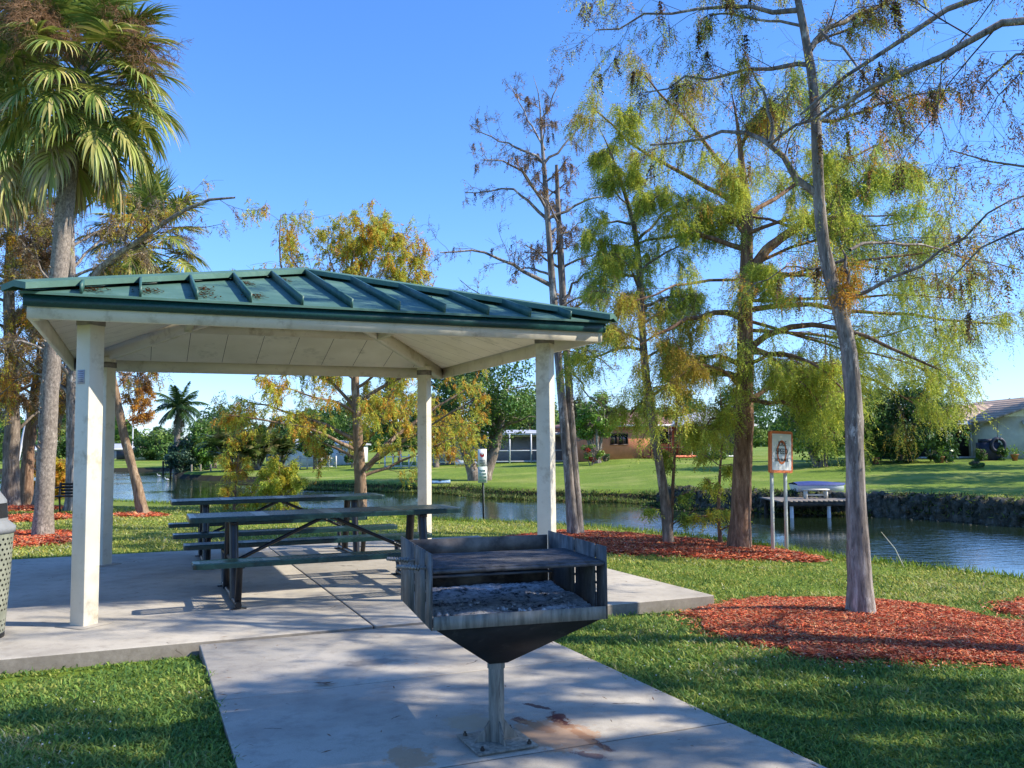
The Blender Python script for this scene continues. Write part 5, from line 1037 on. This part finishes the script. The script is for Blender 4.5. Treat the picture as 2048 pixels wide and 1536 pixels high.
# rocks / debris line at its foot
b = MB()
for _ in range(420):
    i = rs.randint(0, L_); c = np.array([*(wl[i]-no[i]*rs.uniform(.05, .8)), WZ+rs.uniform(-.03, .0)]); s = rs.uniform(.02, .06); Q = np.linalg.qr(rs.randn(3, 3))[0]; b.box(c, (s*1.4, s, s*.6), Q)
o = b.build('rock_rubble', ROCK); tag(o, 'loose wet rubble at the waterline below the stone seawall', 'rubble', kind='stuff')
# rank vegetation along the far bank
rs = np.random.RandomState(21); fb = strip(np.array([tuple(p) for p in far[4:17]]), 600); tg = nrm(np.gradient(fb, axis=0)); no2 = np.c_[-tg[:, 1], tg[:, 0]]; sg = -np.sign(seg_sd(fb[300:301, 0]+no2[300, 0], fb[300:301, 1]+no2[300, 1]))[0]; no2 = no2*sg
n = 24000; i = rs.randint(0, 600, n); off = rs.uniform(-.3, .75, n); hgt = .02+.10*(.5+.5*np.sin(i*.07)*np.sin(i*.023+1)); px_ = fb[i]+no2[i]*off[:, None]; zz = np.maximum(land(px_[:, 0], px_[:, 1]), WZ)
B = np.c_[px_, zz+hgt*rs.rand(n)]; D = nrm(np.c_[rs.randn(n, 2)*.6, np.abs(rs.randn(n))])*rs.uniform(.06, .15, (n, 1)); Wd = nrm(np.cross(D, rs.randn(n, 3)))*.022
PB = [(.08, .14, .03), (.15, .22, .05), (.24, .27, .08), (.05, .08, .025), (.2, .17, .07)]
MB().add(np.stack([B-Wd, B+Wd, B+D+Wd*.3, B+D-Wd*.3], 1).reshape(-1, 3), np.arange(n*4).reshape(-1, 4), pick(rs, PB, n)).build('bank_plants', LEAF)
tag(bpy.data.objects['bank_plants'], 'rank weeds and grass hanging over the far bank of the canal', 'weeds', kind='stuff')
n = 9000; i = rs.randint(0, 300, n); off = rs.uniform(-.05, .5, n); px_ = wl[i]+no[i]*off[:, None]; zz = np.interp(off, [-.06, 0, .12, .35], [-.62, -.5, -.16, -.1]); keep = (np.sin(i*.11)+np.sin(i*.037+1)+rs.randn(n)*.6) > -.3; px_, zz = px_[keep], zz[keep]; n = len(zz)
B = np.c_[px_, zz+.04*rs.rand(n)]; D = nrm(np.c_[rs.randn(n, 2)*.8, rs.randn(n)*.6+.1])*rs.uniform(.06, .17, (n, 1)); Wd = nrm(np.cross(D, rs.randn(n, 3)))*.022
MB().add(np.stack([B-Wd, B+Wd, B+D+Wd*.3, B+D-Wd*.3], 1).reshape(-1, 3), np.arange(n*4).reshape(-1, 4), pick(rs, PB+[(.05, .07, .03), (.04, .05, .02)], n)).build('wall_weeds', LEAF)
tag(bpy.data.objects['wall_weeds'], 'trailing weeds growing on the stone seawall', 'weeds', kind='stuff')
# near lip weeds
nb = strip(np.array([tuple(p) for p in near[1:]]), 700); n = 15000; i = rs.randint(0, 700, n); px_ = nb[i]+rs.randn(n, 2)*.16; zz = land(px_[:, 0], px_[:, 1]); ok = zz > WZ; px_, zz = px_[ok], zz[ok]; n = len(zz)
B = np.c_[px_, zz]; D = nrm(np.c_[rs.randn(n, 2)*.5, np.abs(rs.randn(n))+.3])*rs.uniform(.05, .13, (n, 1)); Wd = nrm(np.cross(D, rs.randn(n, 3)))*.008
MB().add(np.stack([B-Wd, B+Wd, B+D+Wd*.2, B+D-Wd*.2], 1).reshape(-1, 3), np.arange(n*4).reshape(-1, 4), pick(rs, [(.18, .27, .035), (.27, .34, .04), (.12, .2, .03)], n)).build('shore_grass', BLADE)
tag(bpy.data.objects['shore_grass'], 'longer tufts of grass along the near edge of the canal', 'grass', kind='stuff')
# jetty on the left
jr = empty('jetty', (at(333, 950, 76.)[0], 76, WZ)); 
for xx in (-.3, .35, 1.0): MB().tube([[xx, 0, -.5], [xx, 0, 1.15]], .08, 6).build('post', DWOOD, jr)
MB().box((.7, .0, .55), (2.3, .5, .07)).build('deck', DWOOD, jr); MB().box((.4, 0, 1.0), (1.6, .06, .06)).build('rail', DWOOD, jr); tag(jr, 'small dark jetty with three posts on the far left shore', 'jetty')
jr = empty('wooden_bulkhead', (at(400, 955, 69.)[0], 69, WZ)); MB().box((.8, 0, .15), (3.4, .3, .5)).build('plank_wall', DWOOD, jr)
for xx in (-.6, .1, .9, 1.9): MB().tube([[xx, -.2, -.3], [xx, -.2, .95 if xx < 1 else .5]], .07, 6).build('post', WOOD, jr)
tag(jr, 'dark plank bulkhead with grey posts beside the bushes on the far left bank', 'bulkhead')
# birds on water
BW = mat_var('white_feathers', (.75, .75, .72), (.8, .8, .78), 8, .8, bump=0)
for i, (x, y, Y, lab) in enumerate([(126, 962, 70, 'white wading bird on the water left of the front post'), (318, 953, 74, 'white bird floating by the far jetty'), (334, 961, 66, 'white bird on the water in front of the jetty'), (1876, 1036, 23.6, 'white bird at the foot of the stone seawall')]):
    P = G(x, y, WZ); s = 1.0; r_ = empty('water_bird', (P[0], P[1], WZ)); prof = [(0.001, -.16), (.06, -.12), (.085, 0), (.06, .12), (.02, .22), (.001, .25)]
    v, f = lathe(prof, 12); v = v[:, [2, 0, 1]]+np.array([0, 0, .12]); b = MB().add(v, f); b.tube([[-.12, 0, .15], [-.2, 0, .25], [-.2, 0, .34], [-.25, 0, .37]], [.035, .02, .02, .025], 8)
    b.tube([[-.25, 0, .37], [-.34, 0, .36]], [.012, .004], 6); bo = b.build('body', BW, r_, smooth=True); r_.scale = (.62 if Y > 40 else .5,)*3; tag(r_, lab, 'bird')

# ================================================================== signs, bench
SW = flatm('sign_white', (.78, .78, .76), .5, .03); SO = flatm('sign_orange', (.75, .20, .06), .5, .08); SB = flatm('sign_black', (.015, .015, .015), .5); POSTM = flatm('pale_sign_post', (.52, .55, .50), .45, .1); SG = flatm('sign_green_print', (.08, .22, .14), .5); SR = flatm('sign_red_print', (.35, .03, .03), .5); SGY = flatm('sign_pale_green', (.55, .62, .55), .5, .05)
def text(s, size, mat, parent, loc, sx=1., name='lettering', bold=.0):
    cu = bpy.data.curves.new(name, 'FONT'); cu.body = s; cu.size = size; cu.align_x = 'CENTER'; cu.align_y = 'CENTER'; cu.extrude = .0015; cu.offset = bold
    tmp = bpy.data.objects.new('tmp_text', cu); COL.objects.link(tmp); dg = bpy.context.evaluated_depsgraph_get(); me = bpy.data.meshes.new_from_object(tmp.evaluated_get(dg)); bpy.data.objects.remove(tmp); me.name = name
    me.materials.clear(); me.materials.append(mat); o = bpy.data.objects.new(name, me); COL.objects.link(o); o.parent = parent; o.location = loc; o.rotation_euler = (math.pi/2, 0, 0); o.scale = (sx, 1, 1); return o
YS = 13.9; PL = at(1535, 1096, YS); PR = at(1568, 1103, YS-.25); cS = at(1559, 904, YS-.12); yaw = .5
sg_ = empty('boating_sign', (cS[0], cS[1], 0), yaw); sz = cS[2]; Wp, Hp = .48, .645
tilt = R_(2.2); Rt = np.array([[math.cos(tilt), 0, -math.sin(tilt)], [0, 1, 0], [math.sin(tilt), 0, math.cos(tilt)]])
pan = MB(); q = rrect(Wp, Hp, .035); n = len(q)
V = np.r_[np.c_[q[:, 0], np.full(n, -.012), q[:, 1]], np.c_[q[:, 0], np.full(n, .03), q[:, 1]]]; pan.add(V, [list(range(n))]); pan.add(V, [list(range(n, 2*n))[::-1]]); pan.add(V, [[i, n+i, n+(i+1) % n, (i+1) % n] for i in range(n)])
pn = pan.build('sign_panel', SO, sg_, loc=(0, -.03, sz), rot=(0, tilt, 0))
q2 = rrect(Wp-.075, Hp-.085, .012); MB().add(np.c_[q2[:, 0], np.full(n, -.0155), q2[:, 1]], [list(range(n))]).build('white_field', SW, pn)
t_ = np.linspace(0, 2*np.pi, 41); ro, ri = np.array([.105, .185]), np.array([.075, .148]); V = np.r_[np.c_[ro[0]*np.cos(t_), 0*t_-.0185, ro[1]*np.sin(t_)-.005], np.c_[ri[0]*np.cos(t_), 0*t_-.0185, ri[1]*np.sin(t_)-.005]]
MB().add(V, [[i, i+1, 41+i+1, 41+i] for i in range(40)]).build('warning_oval', SO, pn)
text('IDLE', .105, SB, pn, (.01, -.021, .125), .85); text('SPEED', .125, SB, pn, (0, -.021, .005), .75); text('NO WAKE', .075, SB, pn, (0, -.021, -.125), .78)
for sx_, PP in ((-.165, PL), (.12, PR)):
    zb_ = lz(PP[0], PP[1])-.1; M_ = math.cos(yaw), math.sin(yaw)
    dx, dy = PP[0]-cS[0], PP[1]-cS[1]; lx = dx*M_[0]+dy*M_[1]
    MB().beam([sx_, .035, zb_], [sx_+.03, .035, sz+Hp/2-.03], .05, .03, up=(0, 1, 0)).build('post', POSTM, sg_)
tag(sg_, 'orange bordered sign reading IDLE SPEED NO WAKE on two pale posts', 'sign')
# narrow twin sign
Pn = G(967, 1037, -.22); sn = empty('notice_sign', (Pn[0], Pn[1], -.3), .12); h0 = at(963, 966, Pn[1])[2]+.3; h1 = at(963, 898, Pn[1])[2]+.3; hm = h0+(h1-h0)*.49
MB().beam([0, .02, 0], [-.02, .02, h1-.05], .035, .03, up=(0, 1, 0)).build('post', SB, sn); MB().beam([.022, .022, 0], [.002, .022, h1-.05], .012, .03, up=(0, 1, 0)).build('post_edge', POSTM, sn)
pw = .20
p1 = MB().box((-.02, -.01, (hm+h1)/2+.005), (pw, .012, h1-hm-.01)).build('upper_panel', SW, sn); p2 = MB().box((-.015, -.01, (hm+h0)/2), (pw+.01, .012, hm-h0-.01)).build('lower_panel', SGY, sn)
t_ = np.linspace(0, 2*np.pi, 25)[:-1]; zc_ = hm+(h1-hm)*.66
MB().add(np.c_[-.02+.05*np.cos(t_), 0*t_-.018, zc_+.055*np.sin(t_)], [list(range(24))]).build('red_symbol', SR, p1)
MB().add(np.c_[-.015+.03*np.cos(t_), 0*t_-.020, zc_+.03+.022*np.sin(t_)], [list(range(24))]).build('symbol_highlight', SW, p1)
for k, (tx, s) in enumerate((('CAUTION', .034), ('SWIMMING', .03), ('AT RISK', .03))[:0]): pass
b = MB()
for k in range(4): b.box((-.02, -.0175, hm+.135-.035*k), ((.13, .14, .12, .04)[k], .002, .011))
b.build('print_lines', SB, p1)
for k, tx in enumerate(('PLEASE', 'DO NOT', 'FEED THE', 'WILDLIFE')): text(tx, .056, SG, p2, (-.015, -.018, hm-.10-.075*k), .75, bold=.001)
tag(sn, 'narrow two-panel notice sign on a dark post at the canal edge', 'sign')
# park bench left
Pb = G(132, 1030, -.15); bl = empty('park_bench', (Pb[0]+.15, Pb[1], lz(Pb[0], Pb[1])), .15); BB = flatm('black_bench_metal', (.015, .014, .013), .5)
for k in range(5): MB().box((.1, -.16+.095*k, .42), (.94, .07, .03)).build('seat_slat', BB, bl)
for k in range(4): MB().box((.1, .26+.015*k, .48+.075*k), (.94, .025, .055)).build('back_slat', BB, bl)
for xx in (-.38, .58):
    MB().tube([[xx, -.24, 0], [xx, -.22, .45], [xx, -.22, .56], [xx, -.14, .63], [xx, .24, .63]], .025, 7).tube([[xx, .30, 0], [xx, .24, .42], [xx, .31, .74]], .025, 7).tube([[xx, -.22, .42], [xx, .25, .42]], .02, 6).build('bench_end', BB, bl)
tag(bl, 'black metal park bench on the left lawn, half hidden behind the front post', 'bench')

# ================================================================== mulch beds
def inpoly(px, py, P):
    return seg_sd(px, py, np.asarray(P)) > 0
BEDS = []
def mulch(label, pts, n, cs, seed, z=-.15, hgt=.03):
    P0 = np.array([GL(x, y)[:2] for x, y in pts]); P = smoothpath(np.r_[P0, P0[:1]], 90)[:-1]; rs = np.random.RandomState(seed); k = len(P)
    cen = P.mean(0); ph = np.arange(k)/k*6.28; P = P+(P-cen)/np.linalg.norm(P-cen, axis=1)[:, None]*(.05*np.sin(ph*9)+.04*rs.randn(k))[:, None]
    BEDS.append(P); rings = [1, .97, .85, .65, .4, .2]; V = []
    for r_ in rings: q = cen+(P-cen)*r_; V.append(np.c_[q, land(q[:, 0], q[:, 1])+(-.01 if r_ == 1 else .018+hgt*(1-r_)**.5)])
    V.append(np.array([[*cen, lz(*cen)+.018+hgt]])); V = np.vstack(V); b = MB(); nr = len(rings)
    b.add(V, [[i*k+j, i*k+(j+1) % k, (i+1)*k+(j+1) % k, (i+1)*k+j] for i in range(nr-1) for j in range(k)], (.24, .05, .02)); b.add(V, [[(nr-1)*k+j, (nr-1)*k+(j+1) % k, nr*k] for j in range(k)], (.24, .05, .02))
    lo, hi = P.min(0)-.15, P.max(0)+.15; q = rs.uniform(lo, hi, (n*2, 2)); sd = seg_sd(q[:, 0], q[:, 1], P); q = q[(sd > 0) | (rs.rand(len(sd)) < .35*np.exp(np.minimum(sd, 0)*16))]; sd = seg_sd(q[:, 0], q[:, 1], P); m_ = len(q)
    zz = land(q[:, 0], q[:, 1])+.02+hgt*np.clip(sd, 0, .6)**.5*.9+rs.rand(m_)*.03*(sd > 0); C = np.c_[q, zz]; a = rs.rand(m_)*6.28; D = np.c_[np.cos(a), np.sin(a), rs.randn(m_)*.28]*(cs*rs.uniform(.4, 1.5, m_))[:, None]; Wd = nrm(np.cross(D, np.c_[rs.randn(m_, 2)*.5, np.ones(m_)]))*(cs*.2)
    col = pick(rs, [(.66, .135, .05), (.50, .085, .033), (.78, .23, .09), (.24, .045, .022), (.50, .095, .04), (.62, .30, .17), (.3, .16, .09)], m_)
    b.add(np.stack([C-D-Wd*.6, C-D*.2+Wd, C+D+Wd*.5, C+D*.2-Wd], 1).reshape(-1, 3), np.arange(m_*4).reshape(-1, 4), col)
    o = b.build('mulch_bed', CHIP); tag(o, label, 'mulch', kind='stuff')
mulch('large bed of red wood mulch round the near right trunk', [(1372, 1236), (1440, 1212), (1520, 1203), (1620, 1200), (1720, 1205), (1820, 1212), (1905, 1225), (1985, 1245), (2100, 1255), (2300, 1290), (2250, 1330), (2048, 1330), (1850, 1330), (1700, 1328), (1600, 1318), (1500, 1300), (1430, 1272)], 70000, .020, 1)
mulch('bed of red mulch at the right edge beyond the largest bed', [(1990, 1214), (2060, 1203), (2200, 1205), (2300, 1230), (2200, 1250), (2060, 1244), (2010, 1232)], 5000, .028, 2)
mulch('long bed of red mulch under the row of three cypresses by the canal', [(1010, 1078), (1090, 1066), (1170, 1064), (1260, 1070), (1350, 1078), (1440, 1087), (1530, 1098), (1620, 1112), (1650, 1122), (1600, 1125), (1500, 1122), (1400, 1117), (1300, 1113), (1200, 1106), (1100, 1096)], 30000, .04, 3, -.2)
mulch('bed of red mulch round the near palm trunk', [(-60, 1080), (20, 1068), (80, 1064), (130, 1066), (176, 1073), (150, 1084), (100, 1092), (0, 1100), (-60, 1100)], 9000, .055, 4)
mulch('strip of red mulch on the left lawn in front of the bench', [(-60, 1040), (30, 1034), (100, 1032), (140, 1032), (160, 1037), (120, 1041), (20, 1046), (-60, 1050)], 6000, .07, 5)
mulch('thin strip of red mulch by the left edge trunks', [(-60, 1018), (20, 1014), (100, 1014), (150, 1018), (100, 1022), (0, 1024), (-60, 1026)], 4500, .08, 6)
mulch('small patch of red mulch at the foot of the leaning trunk', [(228, 1031), (270, 1028), (310, 1028), (335, 1032), (300, 1035), (250, 1036)], 2500, .07, 7)

# ================================================================== grass blades
rs = np.random.RandomState(99)
def grass_pts(n, Ymin, Ymax, pw, xr):
    u_ = rs.rand(n); yy = (Ymin**(1-pw)+u_*(Ymax**(1-pw)-Ymin**(1-pw)))**(1/(1-pw)); xx = rs.uniform(xr[0], xr[1], n)*(yy+1.2); return xx, yy
xx, yy = grass_pts(1150000, 2.6, 26., 1.35, (-.66, .66))
T_ = xx*Vv[0]+yy*Vv[1]; N_ = xx*Uv[0]+yy*Uv[1]
ok = ~((T_ > ST0) & (T_ < ST1+.01) & (N_ > SN0-.01) & (N_ < SN1+.01))
edge = .018*np.sin(N_*19)+.02*np.sin(N_*7.3+1)
ok &= ~((T_ > .44+.015+edge) & (T_ < 2.85-.015+edge) & (N_ < SN0+.1))
sd = seg_sd(xx, yy); ok &= sd < .12
for P in BEDS:
    lo, hi = P.min(0), P.max(0); c_ = ok & (xx > lo[0]) & (xx < hi[0]) & (yy > lo[1]) & (yy < hi[1]); ii_ = np.where(c_)[0]; s2 = seg_sd(xx[ii_], yy[ii_], P); ok[ii_[(s2 > .03) & (rs.rand(len(ii_)) > .008)]] = False
nzv = np.sin(xx*2.1+1)*np.sin(yy*1.7)+np.sin(xx*5.3+yy*3.1)*.5+np.sin(xx*.7-yy*.9)*.8
ok &= rs.rand(len(xx)) < np.clip(.78+.14*nzv, .35, 1)
xx, yy, nzv, sd = xx[ok], yy[ok], nzv[ok], sd[ok]; n = len(xx); zz = land(xx, yy)
dist = np.hypot(xx, yy); tuft = rs.rand(n) < .03; hs = (.022+.010*rs.randn(n).clip(-1, 2)+.007*nzv.clip(-1.3, 1.3)+.022*tuft)*(1+.022*dist); wd = .0021*(1+.17*dist)*rs.uniform(.7, 1.3, n); L = hs*rs.uniform(1.0, 1.7, n)
a = rs.rand(n)*6.28; lean = rs.uniform(.25, 1.25, n); D = np.c_[np.cos(a)*np.sin(lean), np.sin(a)*np.sin(lean), np.cos(lean)]; D2 = nrm(D+np.c_[np.cos(a)*.5, np.sin(a)*.5, -.45+0*a]); S = np.c_[-np.sin(a+rs.randn(n)*.6), np.cos(a), 0*a]*wd[:, None]
B = np.c_[xx, yy, zz-.004]; M1 = B+D*L[:, None]*.55; T3_ = M1+D2*L[:, None]*.5
V = np.stack([B-S*.8, B+S*.8, M1+S, M1-S, T3_], 1).reshape(-1, 3); b5 = np.arange(n)[:, None]*5
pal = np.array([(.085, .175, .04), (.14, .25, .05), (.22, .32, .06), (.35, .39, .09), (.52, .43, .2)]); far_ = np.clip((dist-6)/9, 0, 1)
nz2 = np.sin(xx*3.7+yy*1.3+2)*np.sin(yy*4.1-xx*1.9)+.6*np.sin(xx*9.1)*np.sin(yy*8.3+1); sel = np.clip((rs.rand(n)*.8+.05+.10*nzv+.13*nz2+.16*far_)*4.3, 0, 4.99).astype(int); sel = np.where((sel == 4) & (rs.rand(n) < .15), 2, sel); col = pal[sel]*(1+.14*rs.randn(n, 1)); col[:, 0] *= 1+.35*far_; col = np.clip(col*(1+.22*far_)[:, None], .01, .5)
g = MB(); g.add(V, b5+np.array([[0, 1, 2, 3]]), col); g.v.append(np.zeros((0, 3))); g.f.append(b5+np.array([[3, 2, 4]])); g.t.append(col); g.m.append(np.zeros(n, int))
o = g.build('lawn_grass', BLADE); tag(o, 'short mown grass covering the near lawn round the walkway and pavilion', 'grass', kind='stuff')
print('grass', n)
# clover heads in the near lawn
m_ = (yy < 8) & (nzv > .1) & (rs.rand(n) < .0035); q = np.c_[xx[m_], yy[m_], zz[m_]+.03+.012*rs.rand(m_.sum())]; k_ = len(q); A_ = nrm(rs.randn(k_, 3))*.006; B_ = nrm(np.cross(A_, rs.randn(k_, 3)))*.006
MB().add(np.stack([q-A_, q+B_, q+A_, q-B_], 1).reshape(-1, 3), np.arange(k_*4).reshape(-1, 4), (.75, .75, .72)).build('clover_flowers', LEAF); tag(bpy.data.objects['clover_flowers'], 'tiny white clover heads dotted through the near lawn', 'flowers', kind='stuff')
# fallen leaves and twigs on the concrete
b = MB(); LIT = mat_var('dry_leaf', (.1, .045, .02), (.22, .11, .05), 30, .9, bump=0)
for _ in range(150):
    if rs.rand() < .6: T0_, N0_ = rs.uniform(.5, 2.8), rs.uniform(3.2, 7)
    else: T0_, N0_ = rs.uniform(-1.5, 5), rs.uniform(7.1, 12)
    edgeb = rs.rand() < .45
    if edgeb and N0_ < 7: T0_ = .44+abs(rs.randn())*.08 if rs.rand() < .5 else 2.85-abs(rs.randn())*.08
    c = TN(T0_, N0_, -.006 if N0_ < 7.04 else .005); a_ = rs.rand()*6.28; l = rs.uniform(.008, .035); d = np.array([math.cos(a_), math.sin(a_), .15*rs.rand()])*l; w_ = np.array([-math.sin(a_), math.cos(a_), 0])*rs.uniform(.001, .005)
    b.add([c-d-w_*.3, c+w_, c+d, c-w_+np.array([0, 0, .002])], [[0, 3, 2, 1]])
P = G(650, 1368, -.008)
for k in range(14):
    a_ = -.4+rs.randn()*.5; d = np.array([math.cos(a_), math.sin(a_), .1])*.035; c = P+rs.randn(3)*[.03, .01, .002]+[0, 0, .006]; w_ = np.array([-math.sin(a_), math.cos(a_), 0])*.006; b.add([c-d, c+w_, c+d, c-w_], [[0, 1, 2, 3]])
o = b.build('leaf_litter', LIT); tag(o, 'scattered dry needles and leaf bits on the concrete', 'leaf litter', kind='stuff')
# thin pale weed stalk by the right trunk
st_ = empty('dry_weed', tuple(G(1808, 1135, -.25))); P = [G(1808, 1138, -.25), at(1790, 1100, 12.), at(1762, 1066, 12.)]; P = np.array(P); P[1:, 1] = P[0, 1]; P[1] = at(1790, 1100, P[0, 1]); P[2] = at(1762, 1066, P[0, 1])
MB().tube(P-P[0], [.008, .006, .003], 5).build('stem', CREAM, st_); tag(st_, 'pale bent dry weed stalk at the water edge right of the near trunk', 'weed')

# far woods ring
rs = np.random.RandomState(7); n = 60000; a_ = rs.uniform(-1.35, 1.35, n); rr_ = 235+40*rs.rand(n); hh_ = 7.5+2.5*np.sin(a_*23)+1.6*np.sin(a_*57+1)+1.2*np.sin(a_*131); C = np.c_[rr_*np.sin(a_), rr_*np.cos(a_), hh_*rs.rand(n)**.6]
A_ = nrm(rs.randn(n, 3))*.9; B_ = nrm(np.cross(A_, rs.randn(n, 3)))*.55
MB().add(np.stack([C-A_, C+B_, C+A_, C-B_], 1).reshape(-1, 3), np.arange(n*4).reshape(-1, 4), pick(rs, DG+MG, n)).build('far_woods', LEAF); tag(bpy.data.objects['far_woods'], 'distant line of woods along the horizon', 'woods', kind='stuff')

# ================================================================== light
s = np.array([.991, -.133]); s /= np.linalg.norm(s); el = R_(38.2); sv = Vector((s[0]*math.cos(el), s[1]*math.cos(el), math.sin(el)))
L = bpy.data.lights.new('sun', 'SUN'); L.energy = 3.8; L.angle = R_(.5); L.color = (1, .92, .78); lo = bpy.data.objects.new('sun', L); COL.objects.link(lo); lo.rotation_euler = sv.to_track_quat('Z', 'Y').to_euler(); lo.location = (20, -5, 20)
w = bpy.data.worlds.new('World'); sc.world = w; w.use_nodes = True; nt = w.node_tree; nt.nodes.clear()
sk = nt.nodes.new('ShaderNodeTexSky'); sk.sky_type = 'NISHITA'; sk.sun_disc = False; sk.sun_elevation = el; sk.sun_rotation = math.atan2(s[0], s[1]); sk.air_density = 1.0; sk.dust_density = .1; sk.ozone_density = 3.0
bg = nt.nodes.new('ShaderNodeBackground'); bg.inputs['Strength'].default_value = .14; ow = nt.nodes.new('ShaderNodeOutputWorld'); hs = nt.nodes.new('ShaderNodeHueSaturation'); hs.inputs['Saturation'].default_value = 1.22; nt.links.new(sk.outputs[0], hs.inputs['Color']); mm = mix(nt, 1.0, hs.outputs[0], (.92, .92, 1.11), 'MULTIPLY'); gg = nd(nt, 'ShaderNodeSeparateXYZ'); nt.links.new(nd(nt, 'ShaderNodeTexCoord').outputs['Generated'], gg.inputs[0]); mm = mix(nt, 1.0, mm, ramp(nt, gg.outputs[2], [(0, (.56, .70, .90)), (.22, (.86, .92, 1)), (.5, (1, 1, 1))]), 'MULTIPLY'); nt.links.new(mm, bg.inputs[0]); nt.links.new(bg.outputs[0], ow.inputs[0])
sc.view_settings.view_transform = 'Standard'; sc.view_settings.look = 'None'; sc.view_settings.gamma = 1; sc.view_settings.exposure = 1.0
sc.cycles.max_bounces = 8; sc.cycles.transparent_max_bounces = 16; sc.cycles.use_denoising = True
